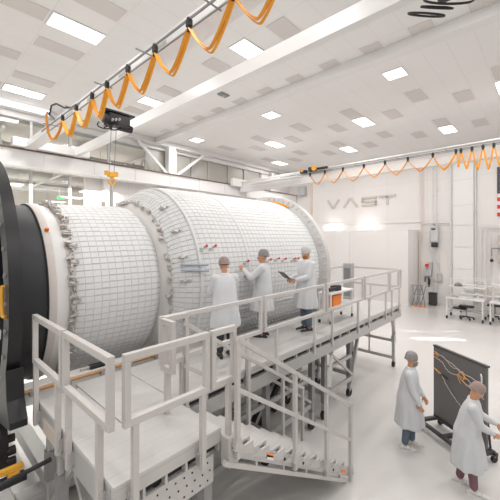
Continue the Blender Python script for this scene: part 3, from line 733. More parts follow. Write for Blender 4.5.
for y, yy in ((2.42, 2.38), (3.26, 3.30)):
    zt = lambda x: 2.86-.642*(x-2.38)
    zm = lambda x: 2.34-.655*(x-2.38)
    xe = 4.97
    MB().bar((2.36, yy, zt(2.36)), (xe, yy, zt(xe)), .05, .055).build('handrail', M['rail'], st, bevel=.005)
    MB().bar((2.36, yy, zm(2.36)), (xe, yy, zm(xe)), .045, .05).build('mid_rail', M['rail'], st, bevel=.005)
    for x in ((2.37, 3.40, 4.18, 4.94) if y < 3 else (2.40, 3.52, 4.36, 4.94)):
        MB().bar((x, yy, max(zs(x)-.05, .0)), (x, yy, zt(x)-.02), .05, .05, up=(0, 1, 0)).build('post', M['rail'], st, bevel=.004)
        MB().prism([(x-.06, zs(x)+.06), (x+.06, zs(x)+.02), (x+.03, zs(x)+.18), (x-.03, zs(x)+.18)], (0, yy-.03, 0), (1, 0, 0), (0, 0, 1), (0, 1, 0), .06).build('post_bracket', M['fascia'], st)
for x in (2.92, 4.72):
    MB().prism([(x-.06, zs(x)+.07), (x+.06, zs(x)+.0), (x+.06, zs(x)+.045), (x-.06, zs(x)+.115)], (0, 2.39, 0), (1, 0, 0), (0, 0, 1), (0, 1, 0), .004).build('warning_label', M['orangep'], st)
MB().prism([(2.86, zs(2.86)+.0), (2.98, zs(2.98)+.0), (2.98, zs(2.98)+.05), (2.86, zs(2.86)+.06)], (0, 2.39, 0), (1, 0, 0), (0, 0, 1), (0, 1, 0), .004).build('white_label', M['white'], st)
bl = MB()
for x in (2.33, 2.37, 3.2, 3.6, 4.4): bl.tube((x, 2.385, zs(x)+.05), (x, 2.40, zs(x)+.05), .018, 8)
bl.build('bolts', M['black'], st)

# ---------------------------------------------------------------- booth, wall logo and lamps
bo = empty('partition_booth', (21, 9.9, 0), 'low white partition booth under the wall lettering', 'booth')
MB().b2(20.0, 20.1, 6.1, 14.4, 0, 4.40).build('front_panel', grid_mat('booth_panel', (.80, .765, .745), (.72, .685, .665), 2.2, 0, .62, 1, .02, .5, axes=(1, 2)), bo)
MB().b2(20.1, 21.98, 6.1, 6.2, 0, 4.40).build('side_panel', mat('booth_side', (.86, .83, .81), .5), bo)  # side colour lightened against the front panel to offset the shade on it
MB().b2(20.0, 21.98, 6.1, 14.4, 4.40, 4.46).build('roof_panel', M['white'], bo, bevel=.01)
MB().b2(19.93, 20.0, 9.7, 10.7, 0, 4.36).build('door_leaf', M['white'], bo, bevel=.01)
for y, l in ((11.9, 'left flood lamp on the booth roof washing the lettered wall'), (9.3, 'right flood lamp on the booth roof washing the lettered wall')):
    e = empty('flood_lamp', (21.5, y, 4.46), l, 'lamp', 'flood lamps on the booth roof')
    MB().b2(21.35, 21.7, y-.5, y+.5, 4.461, 4.52).build('housing', M['white'], e)
    MB().b2(21.37, 21.68, y-.46, y+.46, 4.52, 4.53).build('diffuser', M['glow'], e)
    al = bpy.data.lights.new('flood', 'AREA'); al.shape = 'RECTANGLE'; al.size = .3; al.size_y = .9; al.energy = 22; al.color = (1, .97, .94)
    ao = bpy.data.objects.new('flood', al); COL.objects.link(ao); ao.location = (21.55, y, 4.56); ao.rotation_euler = (0, R(-115), 0)
struct(MB().b2(21.93, 22, 5.9, 15.5, 4.95, 5.08).build('trim_5', M['white']))
struct(MB().b2(21.9, 22, 13.75, 13.9, 4.6, 9.0).build('trim_6', M['paleorange']))
# wall lettering V A S T
lg = empty('wall_lettering', (22, 10, 6.2), 'large bronze VAST lettering mounted high on the white wall above the booth', 'lettering')
def letter(strokes):
    m = MB()
    for (u0, v0, u1, v1, th) in strokes:
        m.bar((21.96, u0, v0), (21.96, u1, v1), .06, th, up=(1, 0, 0)) if False else m.bar((21.96, u0, v0), (21.96, u1, v1), th, .06, up=(1, 0, 0))
    m.build('letter', M['logo'], lg)
T_ = .15; z0, z1 = 6.16, 6.80
letter([(12.42, z1, 11.98, z0, T_), (11.92, z0, 11.47, z1, T_)])
letter([(11.10, z0, 10.64, z1, T_), (10.58, z1, 10.08, z0, T_)])
letter([(9.72, z1-.06, 8.70, z1-.06, T_*.85), (9.70, z1-.06, 9.70, (z0+z1)/2, T_*.85), (9.76, (z0+z1)/2, 8.72, (z0+z1)/2, T_*.85), (8.76, (z0+z1)/2, 8.76, z0+.06, T_*.85), (9.76, z0+.06, 8.70, z0+.06, T_*.85)])
letter([(8.56, z1-.06, 7.46, z1-.06, T_), (8.0, z1-.06, 8.0, z0, T_)])

# ---------------------------------------------------------------- far wall services
def pipe(name, pts, r, m, label, clips=True):
    e = empty(name, pts[0], label, 'pipe')
    MB().path(pts, r, 8).build('tube', m, e)
    if clips:
        for (a, b_) in zip(pts, pts[1:]):
            a, b_ = Vector(a), Vector(b_); n = int((b_-a).length/1.4)
            for k in range(n):
                v = a.lerp(b_, (k+.5)/n); MB().box((21.95, v.y, v.z), (.08, .12, .05)).build('pipe_clip', M['conduit'], e)
X = 21.88
pipe('conduit', [(X, 5.9, 9.0), (X, 5.9, 3.9), (X, 5.99, 3.75), (X, 5.99, 1.0)], .045, M['paleorange'], 'pale orange conduit running down the wall beside the booth')
pipe('conduit', [(X, 5.25, 9.0), (X, 5.25, .6)], .022, M['conduit'], 'thin grey conduit just right of the wall meter box')
pipe('conduit', [(X, 5.05, 9.0), (X, 5.05, .3)], .022, M['conduit'], 'thin grey conduit left of the tall wall panel')
pipe('conduit', [(X, 4.32, 9.0), (X, 4.32, .2)], .045, M['conduit'], 'thicker pale conduit bordering the left side of the tall wall panel')
pipe('conduit', [(X, 3.13, 9.0), (X, 3.13, .2)], .045, M['conduit'], 'grey conduit bordering the right side of the tall wall panel')
pipe('conduit', [(X, 1.6, 4.62), (X, 2.85, 4.62), (X, 2.85, .2)], .022, M['conduit'], 'outer bent conduit right of the tall wall panel', False)
pipe('conduit', [(X, 1.6, 4.52), (X, 2.65, 4.52), (X, 2.65, .2)], .022, M['conduit'], 'middle bent conduit right of the tall wall panel', False)
pipe('conduit', [(X, 1.6, 4.42), (X, 2.45, 4.42), (X, 2.45, .2)], .022, M['conduit'], 'inner bent conduit right of the tall wall panel', False)
pipe('conduit', [(X, 6.0, 4.85), (X, 4.4, 4.85)], .03, M['conduit'], 'short level conduit crossing above the wall meter box', False)
wp = struct(MB().b2(21.90, 22, 3.22, 4.24, .1, 9.0).build('trim_7', M['white'], bevel=.01))
for z in (1.2, 2.2, 3.45, 4.7, 5.85, 7.3): struct(MB().b2(21.88, 21.90, 3.24, 4.22, z-.015, z+.015).build('trim_%d' % (8+int(z)), M['conduit']))
e = empty('meter_box', (21.8, 5.0, 3.7), 'pale grey electrical box with black underside on the far wall', 'electrical box')
MB().b2(21.62, 21.86, 4.92, 5.36, 3.70, 4.62).build('enclosure', M['box'], e, bevel=.02)
MB().b2(21.60, 21.62, 4.96, 5.32, 3.76, 4.56).build('door', mat('pale_door', (.58, .58, .58), .4), e, bevel=.005)
MB().b2(21.59, 21.60, 5.06, 5.28, 4.44, 4.54).build('display', M['black'], e)
MB().b2(21.6, 21.84, 4.97, 5.29, 3.42, 3.69).build('cable_entry', M['black'], e)
e = empty('emergency_stop', (21.85, 5.4, 2.1), 'small white switch box with red button and black leads on the far wall', 'switch box')
MB().b2(21.76, 21.99, 5.33, 5.70, 1.66, 2.04).b2(21.78, 21.99, 5.30, 5.5, 2.04, 2.5).build('enclosure', M['box'], e, bevel=.01)
MB().tube((21.72, 5.56, 2.3), (21.85, 5.56, 2.3), .11, 14).build('red_button', M['red'], e, smooth=True)
MB().tube((21.8, 5.66, 1.6), (21.8, 5.68, 1.3), .04, 8).tube((21.8, 5.48, 1.6), (21.8, 5.46, 1.0), .04, 8).b2(21.74, 21.86, 5.4, 5.5, 1.15, 1.5).build('lead', M['black'], e)
e = empty('wall_junction_box', (21.9, 4.9, 1.7), 'small rounded grey green box on the wall right of the red button', 'electrical box')
MB().b2(21.8, 21.92, 4.78, 5.02, 1.35, 1.85).build('enclosure', mat('sage', (.50, .51, .47), .5), e, bevel=.03)
MB().tube((21.9, 4.9, 1.85), (21.9, 4.93, 3.3), .02, 6).build('cord', M['conduit'], e)
# flag
fg = empty('flag', (21.95, -.2, 6.45), 'stars and stripes flag hung on the far wall at the right edge', 'flag')
FY0, FY1, FZ0, FZ1 = 2.17, -2.6, 5.12, 7.78
sh = (FZ1-FZ0)/13
MB().b2(21.94, 21.96, FY0, FY1, FZ0, FZ1).build('cloth', M['flagwhite'], fg)
s = MB()
for k in range(13):
    if k % 2 == 0:
        zt = FZ1-k*sh; s.b2(21.93, 21.94, FY0 if k > 6 else FY0-1.9, FY1, zt-sh, zt)
s.build('red_stripes', M['flagred'], fg)
MB().b2(21.925, 21.94, FY0, FY0-1.9, FZ1-7*sh, FZ1).build('canton', M['flagblue'], fg)
s = MB()
for r_ in range(9):
    for c_ in range(6 if r_ % 2 == 0 else 5):
        cy = FY0-.16-(c_+(.5 if r_ % 2 else 0))*.32; cz = FZ1-(r_+.5)*7*sh/9.3-.03
        s.prism([((.06 if q % 2 == 0 else .025)*math.sin(q*PI/5), (.06 if q % 2 == 0 else .025)*math.cos(q*PI/5)) for q in range(10)], (21.925, cy, cz), (0, 1, 0), (0, 0, 1), (-1, 0, 0), .004)
s.build('stars', M['flagwhite'], fg)

# bin and folded stands near the wall
e = empty('waste_bin', (21.3, 5.15, 0), 'small black bin standing on the floor against the far wall', 'bin')
m_ = MB(); m_.prism([(-.20, -.17), (.20, -.17), (.20, .17), (-.20, .17)], (21.3, 5.12, .03), (0, 1, 0), (1, 0, 0), (0, 0, 1), .68); m_.build('bin_body', M['boxd'] if False else mat('bin_black', (.05, .05, .052), .5), e, bevel=.02)
MB().b2(21.1, 21.5, 4.9, 5.34, .71, .75).build('rim', M['black'], e, bevel=.01)
for k, (y, x) in enumerate(((5.70, 20.45), (5.45, 20.55))):
    e = empty('folded_trestle', (x, y, 0), ['left', 'right'][k]+' folded grey trestle with orange feet leaning by the booth corner', 'trestle')
    for q in (-.10, .10):
        lg_ = MB().bar((x, y+q+.18, 1.22), (x-.25, y+q*1.2-.05, .08), .05).build('leg', M['alud'], e)
        MB().box((x-.25, y+q*1.2-.05, .05), (.12, .10, .10)).build('foot', M['orangep'], lg_)
        MB().bar((x+.12, y+q-.02, 1.2), (x+.1, y+q+.25, .02), .04).build('brace', M['boxd'], e)
    MB().bar((x, y+.02, 1.2), (x, y+.35, 1.2), .05).bar((x-.1, y-.04, .7), (x-.1, y+.22, .7), .03).build('crossbar', M['alud'], e)

# workbenches with casters
def bench(x0, x1, y0, y1, ztop, zup, label):
    e = empty('workbench', ((x0+x1)/2, (y0+y1)/2, 0), label, 'workbench')
    MB().b2(x0, x1, y0, y1, ztop-.04, ztop).build('worktop', M['white'], e, bevel=.008)
    for x in (x0+.05, x1-.05):
        for y in (y0+.05, y1-.05):
            lg_ = MB().b2(x-.03, x+.03, y-.03, y+.03, .14, ztop-.04).build('leg', M['white'], e)
            MB().tube((x, y-.03, .08), (x, y+.03, .08), .08, 14).build('caster', M['black'], lg_, smooth=True)
    for y in (y0+.05, y1-.05): MB().b2(x1-.08, x1-.02, y-.03, y+.03, ztop, zup).build('upright', M['white'], e)
    MB().b2(x1-.42, x1, y0, y1, zup-.35, zup-.32).build('upper_shelf', M['white'], e)
    MB().b2(x1-.07, x1-.03, y0, y1, zup, zup+.04).build('top_bar', M['white'], e)
    MB().b2(x0+.05, x1-.05, y0+.02, y0+.06, .28, .33).b2(x0+.05, x1-.05, y1-.06, y1-.02, .28, .33).b2(x1-.08, x1-.04, y0, y1, .28, .33).build('lower_frame', M['white'], e)
bench(18.3, 19.3, 2.3, 3.85, 1.02, 1.85, 'white wheeled workbench with upper shelf holding the grey helmet')
bench(18.2, 19.2, .55, 2.1, 1.02, 2.1, 'white wheeled workbench at the right edge of the picture')
bench(20.3, 21.2, 1.0, 3.6, 1.0, 1.75, 'white wheeled workbench farther back, closest to the far wall')
for (x, y, l) in ((19.9, 2.05, 'black wheeled stool between the front and back benches'), (18.75, 3.05, 'black wide seated stool under the near white workbench'), (20.0, .95, 'black wheeled stool at the far right behind the end bench')):
    e = empty('stool', (x, y, 0), l, 'stool')
    MB().box((x, y, .62), (.42, .62, .06)).build('seat', M['black'], e, bevel=.025)
    MB().tube((x, y, .14), (x, y, .6), .03, 10).build('column', M['alud'], e)
    for k in range(5):
        a = 2*PI*k/5; f_ = MB().bar((x, y, .14), (x+.3*math.cos(a), y+.3*math.sin(a), .1), .04).build('foot', M['black'], e)
        MB().ball((x+.3*math.cos(a), y+.3*math.sin(a), .045), .045, 8).build('caster', M['black'], f_)
    if y > 3: MB().box((x-.12, y+.25, .52), (.5, .55, .05)).build('footrest', M['black'], e, bevel=.02)
e = empty('safety_helmet', (19.1, 3.45, 1.53), 'dark grey safety helmet resting on the workbench upper shelf', 'helmet')
MB().ball((19.1, 3.45, 1.60), (.13, .16, .12), 14).build('shell', M['boxd'], e, smooth=True)
MB().b2(18.98, 19.22, 3.27, 3.63, 1.532, 1.56).build('brim', M['boxd'], e, bevel=.01)
# small goods on the benches
rg = random.Random(5); names = [('parts_box', 'box'), ('parts_tray', 'tray'), ('spray_bottle', 'bottle')]
gl = ['pale grey parts box near the left end of the helmet bench', 'flat white parts tray in the middle of the helmet bench', 'small white bottle at the right end of the helmet bench', 'dark small instrument on the right edge bench', 'grey parts box on the back bench left end', 'brown cardboard box on the back bench middle', 'pale tray on the back bench right end', 'white bottle on the right edge bench']
for k, (x, y, z, dx, dy, dz, mm) in enumerate(((18.7, 3.55, 1.02, .25, .3, .12, 'box'), (18.7, 3.1, 1.02, .3, .45, .05, 'white'), (18.8, 2.6, 1.02, .08, .08, .2, 'white'), (18.7, 1.6, 1.02, .22, .3, .2, 'boxd'), (20.7, 3.2, 1.0, .3, .35, .16, 'box'), (20.7, 2.4, 1.0, .3, .4, .22, 'tan'), (20.7, 1.5, 1.0, .3, .5, .06, 'box'), (18.7, 1.05, 1.02, .1, .1, .22, 'white'))):
    if k in (2, 7):
        e = empty('spray_bottle', (x, y, z), gl[k], 'bottle'); MB().tube((x, y, z), (x, y, z+dz*.75), dx/2, 12).build('bottle_body', M[mm], e, smooth=True); MB().tube((x, y, z+dz*.75), (x, y, z+dz), dx/5, 8).build('nozzle', M['boxd'], e)
    else:
        e = empty('parts_tray' if dz < .1 else 'instrument_box' if k == 3 else 'parts_box', (x, y, z), gl[k], 'tray' if dz < .1 else 'box')
        b_ = MB().b2(x-dx/2, x+dx/2, y-dy/2, y+dy/2, z, z+dz*.8).build('body', M[mm], e, bevel=.01)
        MB().b2(x-dx/2-.01, x+dx/2+.01, y-dy/2-.01, y+dy/2+.01, z+dz*.8, z+dz).build('lid', M['white'] if dz < .1 else M[mm], e)
e = empty('wall_machine', (21.6, 2.0, 2.9), 'brown grey bracketed machine fixed on the wall at the right edge', 'machine')
MB().b2(21.5, 21.9, 1.5, 2.1, 2.6, 4.1).build('body', mat('machine_beige', (.55, .50, .46), .5), e, bevel=.02)
MB().bar((21.4, 2.35, 3.4), (21.4, 1.4, 3.4), .08).bar((21.4, 2.35, 3.4), (21.4, 2.35, 3.0), .05).build('arm', M['boxd'], e)
MB().ball((21.5, 2.36, 2.75), .09, 10).build('knob', M['black'], e)

# ---------------------------------------------------------------- dark panel on its cart
F = Vector((math.cos(R(42.9)), math.sin(R(42.9)), 0)); Rr = Vector((math.sin(R(42.9)), -math.cos(R(42.9)), 0)); UP = Vector((0, 0, 1))
def FL(d, l, z): return F*d + Rr*l + UP*z
A0 = FL(6.80, 3.80, .24); A1 = FL(6.80, 3.84, 1.68); B0 = FL(5.62, 4.20, .24); B1 = FL(5.64, 4.10, 1.68)
B0 = FL(5.60, 4.19, .24)
along = (B1-A1); along.z = 0; Ln = along.length; along.normalize(); nrm = along.cross(UP).normalized()
if nrm.dot(Rr) > 0: nrm = -nrm      # faces left in the view
o_ = A1.copy(); o_.z = 0
bd = empty('display_board_cart', tuple(o_+along*Ln/2), 'tall dark grey wired board standing on a low wheeled cart', 'board cart')
def BP(u, n, z): return o_ + along*u + nrm*n + UP*z
def bprism(name, u0, u1, n0, n1, z0, z1, m, bevel=0, par=None):
    mb = MB(); vs = [mb.bm.verts.new(BP(u, n, z)) for u in (u0, u1) for n in (n0, n1) for z in (z0, z1)]
    for q in ((0, 1, 3, 2), (4, 6, 7, 5), (0, 4, 5, 1), (2, 3, 7, 6), (0, 2, 6, 4), (1, 5, 7, 3)): mb._f([vs[i] for i in q])
    return mb.build(name, m, par or bd, bevel=bevel)
bprism('board', 0, Ln, -.05, 0, .24, 1.66, M['board'], .006)
bprism('top_edge', -.01, Ln+.01, -.07, .005, 1.66, 1.69, M['boardd'])
bprism('base_frame', -.05, Ln+.05, .30, .36, .12, .18, M['boardd'])
bprism('base_frame', -.05, Ln+.05, -.20, -.15, .12, .18, M['boardd'])
for u in (0.0, Ln*.5, Ln-.04): bprism('base_crossbar', u-.03, u+.04, -.20, .34, .13, .19, M['boardd'])
bprism('base_shelf', .05, Ln-.05, -.15, .02, .19, .21, M['boardd'])
bprism('skirt', 0, Ln, -.02, .0, .2, .26, M['boardd'])
for u in (.0, Ln):
    for n in (.33, -.17):
        c_ = BP(u, n, .06); cst = MB().tube(c_-along*.02, c_+along*.02, .06, 16).build('caster', M['black'], bd, smooth=True)
        MB().box(BP(u, n, .11), (.05, .05, .03)).build('fork', M['alud'], cst)
for u in (.06, Ln-.06):
    MB().bar(BP(u, -.06, 1.1), BP(u, -.16, .2), .03).build('rear_strut', M['boardd'], bd)
rw = random.Random(9)
def wire(pts, m, r=.008):
    out = []
    for (u, z), (u2, z2) in zip(pts, pts[1:]):
        for k in range(6):
            t = k/6; out.append(BP((u+(u2-u)*t)*Ln, .015+rw.uniform(0, .01), z+(z2-z)*t+rw.uniform(-.012, .012)))
    out.append(BP(pts[-1][0]*Ln, .015, pts[-1][1]))
    MB().path(out, r, 5).build('wire', m, bd)
wire([(.02, 1.56), (.25, 1.53), (.38, 1.42), (.55, 1.40), (.75, 1.28), (.98, 1.22)], M['wire'])
wire([(.02, 1.46), (.2, 1.42), (.34, 1.28), (.5, 1.30), (.7, 1.2), (.97, 1.10)], M['wire'])
wire([(.05, 1.20), (.18, 1.18), (.3, 1.0), (.45, .85), (.62, .70), (.9, .66)], M['wire'])
wire([(.3, 1.5), (.5, 1.44), (.66, 1.38), (.85, 1.36)], M['wire'])
wire([(.02, 1.22), (.10, 1.20), (.14, 1.14)], M['orange'], .01)
wire([(.02, 1.50), (.08, 1.54), (.12, 1.48)], M['orange'], .01)
wire([(.56, 1.38), (.52, 1.28), (.58, 1.18)], M['orange'], .007)
wire([(.60, 1.42), (.66, 1.34), (.62, 1.24), (.70, 1.18)], M['orange'], .009)
wire([(.52, 1.33), (.6, 1.30), (.68, 1.32)], M['orange'], .009)
wire([(.18, 1.16), (.28, 1.15), (.33, 1.13)], M['black'], .012)
MB().path([BP(Ln*.93, .02, 1.52), BP(Ln*.97, .06, 1.50), BP(Ln*.98, .07, 1.42), BP(Ln*.95, .05, 1.34), BP(Ln*.93, .02, 1.33)], .012, 8).build('handle', M['white'], bd, smooth=True)

# ---------------------------------------------------------------- tool cart on the walkway
tc = empty('tool_cart', (7.5, 4.05, DZ), 'small white tool cart on the walkway beside the far worker', 'cart')
MB().b2(6.75, 7.9, 3.72, 4.08, 2.60, 2.64).build('top_tray', M['white'], tc, bevel=.005)
MB().b2(6.75, 7.9, 3.72, 4.08, 2.18, 2.21).build('lower_tray', M['white'], tc, bevel=.005)
for x in (6.78, 7.87):
    for y in (3.75, 4.05):
        lg_ = MB().b2(x-.018, x+.018, y-.018, y+.018, DZ+.08, 2.6).build('leg', M['white'], tc)
        MB().tube((x, y-.015, DZ+.04), (x, y+.015, DZ+.04), .04, 12).build('caster', M['black'], lg_)
tr_ = empty('tote_bin', (6.95, 3.9, 2.21), 'bright orange open bin on the lower tray of the white tool cart', 'bin')
mb_ = MB(); mb_.prism([(-.13, -.10), (.13, -.10), (.13, .10), (-.13, .10)], (7.15, 3.88, 2.212), (1.5, 0, 0), (0, 1, 0), (0, 0, 1), .33); mb_.build('bin_body', M['orangep'], tr_, bevel=.01)
MB().b2(6.94, 7.36, 3.76, 4.0, 2.535, 2.555).build('rim', M['orangep'], tr_)
tk = empty('power_drill', (6.95, 3.9, 2.64), 'black cordless tool lying on the white tool cart above the orange bin', 'drill')
MB().tube((6.85, 3.85, 2.70), (7.35, 3.85, 2.70), .045, 12).build('body', M['black'], tk, smooth=True)
MB().bar((7.25, 3.85, 2.70), (7.29, 3.97, 2.67), .06).b2(7.2, 7.4, 3.8, 4.0, 2.641, 2.76).build('handle', M['black'], tk, bevel=.005)
MB().tube((6.72, 3.85, 2.70), (6.85, 3.85, 2.70), .015, 8).build('bit', M['alud'], tk)
rt = empty('hand_tool', (7.5, 3.9, 2.64), 'red handled hand tool lying on the right half of the white cart', 'tool')
MB().tube((7.3, 3.85, 2.665), (7.45, 3.88, 2.665), .024, 8).build('grip', M['red'], rt, smooth=True)
MB().tube((7.45, 3.88, 2.665), (7.62, 3.92, 2.665), .012, 8).build('shaft', M['alu'], rt)

# ---------------------------------------------------------------- people
def add_remesh(o, vox, sm=4, it=None):
    r = o.modifiers.new('remesh', 'REMESH'); r.mode = 'VOXEL'; r.voxel_size = vox; r.use_smooth_shade = True
    s_ = o.modifiers.new('smooth', 'SMOOTH'); s_.factor = .5; s_.iterations = sm
def capsule(mb, pts, rs, seg=12):
    for p, r in zip(pts, rs): mb.ball(p, r, seg)
    for (p, q), (r0, r1) in zip(zip(pts, pts[1:]), zip(rs, rs[1:])): mb.path([p, q], [r0, r1], seg)
def ik(a, c, l1, l2, pole):
    a, c = Vector(a), Vector(c); d = c-a; L = min(d.length, l1+l2-.005); dn = d.normalized(); c = a+dn*L
    x = (l1*l1-l2*l2+L*L)/(2*L); h = math.sqrt(max(0, l1*l1-x*x)); pole = Vector(pole); pp_ = (pole-dn*pole.dot(dn)).normalized()
    return a+dn*x+pp_*h, c
def hand(mb, wrist, dirv, palmn, side, curl=.5):
    """five unequal bent fingers; side +1 when the thumb is on the +cross side"""
    w = Vector(wrist); d = Vector(dirv).normalized(); n = Vector(palmn); n = (n-d*n.dot(d)).normalized(); s_ = d.cross(n)*side
    mb.path([w, w+d*.03], [.026, .030], 10)
    for q in (-.027, -.009, .009, .027): capsule(mb, [w+d*.01+s_*q*.6, w+d*.085+s_*q], [.017, .0135], 8)
    for q, ln in ((.030, .070), (.010, .080), (-.010, .074), (-.030, .058)):
        p0 = w+d*.085+s_*q; d1 = (d*math.cos(curl*.7)+n*math.sin(curl*.7)); d2 = (d*math.cos(curl*1.6)+n*math.sin(curl*1.6)); d3 = (d*math.cos(curl*2.3)+n*math.sin(curl*2.3))
        p1 = p0+d1*ln*.45; p2 = p1+d2*ln*.32; p3 = p2+d3*ln*.23
        capsule(mb, [p0, p1, p2, p3], [.0105, .0095, .0088, .0078], 8)
    t0 = w+d*.028+s_*.028; t1 = t0+(d*.55+s_*.65+n*.35).normalized()*.042; t2 = t1+(d*.85+s_*.15+n*.5).normalized()*.034
    capsule(mb, [t0, t1, t2], [.016, .0115, .0095], 8)

def person(loc, yaw, label, H=1.75, hands=((.3, .18, 1.1), (.3, -.18, 1.1)), head_yaw=0, head_pitch=0, lean=0,
           skin='skin', gown='gown', legs='dark', shoe='shoew', cap='cap', face=None, step=.0, hem=.50, palm=((0, -1, -.3), (0, 1, -.3)), poles=((-.5, .5, -1), (-.5, -.5, -1)), lower=(.95,)):
    k = H/1.75
    root = empty('person', loc, label, 'person', rz=yaw)
    ln = math.tan(lean)
    def up(x, y, z): return Vector((x + max(0, z-.93)*ln, y, z))*k
    # joints: +x forward, +y left
    neck = up(0, 0, 1.47); hc = up(.015, 0, 1.625)
    sh = [up(0, .185, 1.41), up(0, -.185, 1.41)]
    hips = [Vector((0, .09, .90))*k, Vector((0, -.09, .90))*k]
    kn = [Vector((step*.5+.02, .095, .49))*k, Vector((-step*.5+.02, -.095, .49))*k]
    an = [Vector((step, .10, .085))*k, Vector((-step, -.10, .085))*k]
    hm = Matrix.Rotation(head_yaw, 3, 'Z') @ Matrix.Rotation(head_pitch, 3, 'Y')
    hp_ = lambda x, y, z: hc + hm @ (Vector((x, y, z))*k)
    body = MB()
    # torso
    capsule(body, [up(0, 0, .93), up(.0, 0, 1.05), up(.0, 0, 1.2), up(0, 0, 1.35)], [.115*k, .115*k, .125*k, .115*k], 14)
    for s_ in (-1, 1): capsule(body, [up(0, s_*.05, .93), up(0, s_*.045, 1.12), up(0, s_*.075, 1.32), up(0, s_*.15, 1.41)], [.115*k, .105*k, .105*k, .065*k], 12)
    capsule(body, [up(0, 0, 1.40), neck, hp_(-.01, 0, -.06)], [.075*k, .055*k, .052*k], 12)
    for h_, kk, aa in zip(hips, kn, an):
        capsule(body, [h_, kk, aa], [.088*k, .056*k, .038*k], 12)
        capsule(body, [aa+Vector((-.03, 0, -.045)), aa+Vector((.14, 0, -.055))], [.03, .026], 10)
    wr = []
    for i in (0, 1):
        el, wv = ik(sh[i], Vector(hands[i])*k, .285*k, .25*k, poles[i]); wr.append((el, wv))
        capsule(body, [sh[i], el, wv], [.050*k, .038*k, .026*k], 10)
        hand(body, wv, (wv-el), palm[i], 1 if i == 0 else -1, .55)
    # head
    body.ball(hp_(0, 0, .02), Vector((.092, .076, .098))*k, 20, hm); body.ball(hp_(.018, 0, -.045), Vector((.070, .058, .072))*k, 16, hm)
    body.ball(hp_(.045, 0, -.09), Vector((.032, .035, .024))*k, 12, hm)
    body.path([hp_(.085, 0, .015), hp_(.108, 0, -.028)], [.008*k, .016*k], 10); body.ball(hp_(.104, 0, -.03), .014*k, 10)
    body.ball(hp_(.078, .03, .028), Vector((.014, .022, .008))*k, 8, hm); body.ball(hp_(.078, -.03, .028), Vector((.014, .022, .008))*k, 8, hm)
    for s_ in (-1, 1): body.ball(hp_(-.005, s_*.077, -.008), Vector((.020, .008, .032))*k, 10, hm)
    bo_ = body.build('body', M[skin], root, local=True); add_remesh(bo_, .0065, 3)
    for s_ in (-1, 1):
        e_ = MB().ball(hp_(.082, s_*.031, .008), .0115*k, 10).build('eye', M['eye'], root, local=True, smooth=True)
        MB().ball(hp_(.090, s_*.031, .008), .0058*k, 8).build('pupil', M['black'], e_, local=True)
    MB().ball(hp_(.084, 0, -.062), Vector((.010, .024, .008))*k, 10, hm).build('mouth', M['lip'], root, local=True, smooth=True)
    # gown: lofted body plus sleeves fused together
    g = MB(); rows = []; rng = random.Random(int(abs(loc[0]*100)))
    prof = [(hem, .250, .280), (hem+.12, .242, .275), (.80, .215, .255), (.95, .195, .238), (1.10, .172, .215), (1.25, .160, .21), (1.36, .135, .205), (1.43, .110, .175), (1.475, .085, .105), (1.505, .070, .078)]
    ph = rng.random()*6
    for z, rx, ry in prof:
        amp = .075*max(0, (1.15-z)/.65)
        cx = up(0, 0, z); row = []
        for q in range(48):
            a = 2*PI*q/48; f = 1+1.3*amp*(math.sin(7*a+ph+z*1.5)*.6+math.sin(11*a+ph*2-z)*.4)
            row.append(g.bm.verts.new(Vector((cx.x + rx*k*f*math.cos(a)+(.02*k if z < .9 else 0), ry*k*f*math.sin(a), z*k))))
        rows.append(row)
    for a, b_ in zip(rows, rows[1:]):
        for q in range(48): g._f([a[q], a[(q+1) % 48], b_[(q+1) % 48], b_[q]])
    g._f(rows[0][::-1]); g._f(rows[-1])
    for i in (0, 1):
        el, wv = wr[i]; cuff = el.lerp(wv, .93)
        capsule(g, [sh[i]+Vector((0, (-.03 if i == 0 else .03), -.01)), sh[i], sh[i].lerp(el, .5), el, el.lerp(wv, .5), cuff], [.085*k, .080*k, .074*k, .064*k, .056*k, .040*k], 14)
    go = g.build('gown', M[gown], root, local=True); add_remesh(go, .014, 3)
    # trousers and shoes
    for i in (0, 1):
        t_ = MB(); capsule(t_, [hips[i]-Vector((0, 0, .05)), kn[i], an[i].lerp(kn[i], .12)], [.10*k, .075*k, .060*k], 14); t_.build('trouser_leg', M[legs], root, local=True, smooth=True)
        s_ = MB(); aa = an[i]
        pts = [aa+Vector((-.075, 0, -.055)), aa+Vector((-.03, 0, -.035)), aa+Vector((.04, 0, -.045)), aa+Vector((.12, 0, -.055)), aa+Vector((.175, 0, -.062))]
        for p_, r_ in zip(pts, ((.035, .036, .03), (.05, .040, .05), (.055, .043, .04), (.055, .045, .030), (.03, .036, .022))): s_.ball(p_, r_, 12)
        so = s_.build('shoe', M[shoe], root, local=True); add_remesh(so, .009, 2)
        MB().box(aa+Vector((.045, 0, -.0775)), (.27, .088, .015)).build('sole', M['shoew'], so, local=True, bevel=.006)
    # hair and bouffant cap
    MB().ball(hp_(-.018, 0, .045), Vector((.092, .083, .082))*k, 16, hm).build('hair', M['hair'], root, local=True, smooth=True)
    c_ = MB(); cr0 = []
    for j in range(7):
        t_ = j/6; z = .030+.135*math.sin(t_*PI/2); rr_ = math.cos(t_*PI/2)**.6
        cr0.append([c_.bm.verts.new(hp_(-.022+rr_*.112*math.cos(2*PI*q/32)*(1+.03*math.sin(9*q)), rr_*.102*math.sin(2*PI*q/32)*(1+.03*math.cos(7*q)), z+(-.02*math.cos(2*PI*q/32)*0 if 1 else 0)-(.03*(1-math.cos(2*PI*q/32))/2 if j < 2 else 0))) for q in range(32)])
    for a, b_ in zip(cr0, cr0[1:]):
        for q in range(32): c_._f([a[q], a[(q+1) % 32], b_[(q+1) % 32], b_[q]])
    c_._f(cr0[0][::-1])
    c_.build('hair_cap', M[cap], root, local=True, smooth=True)
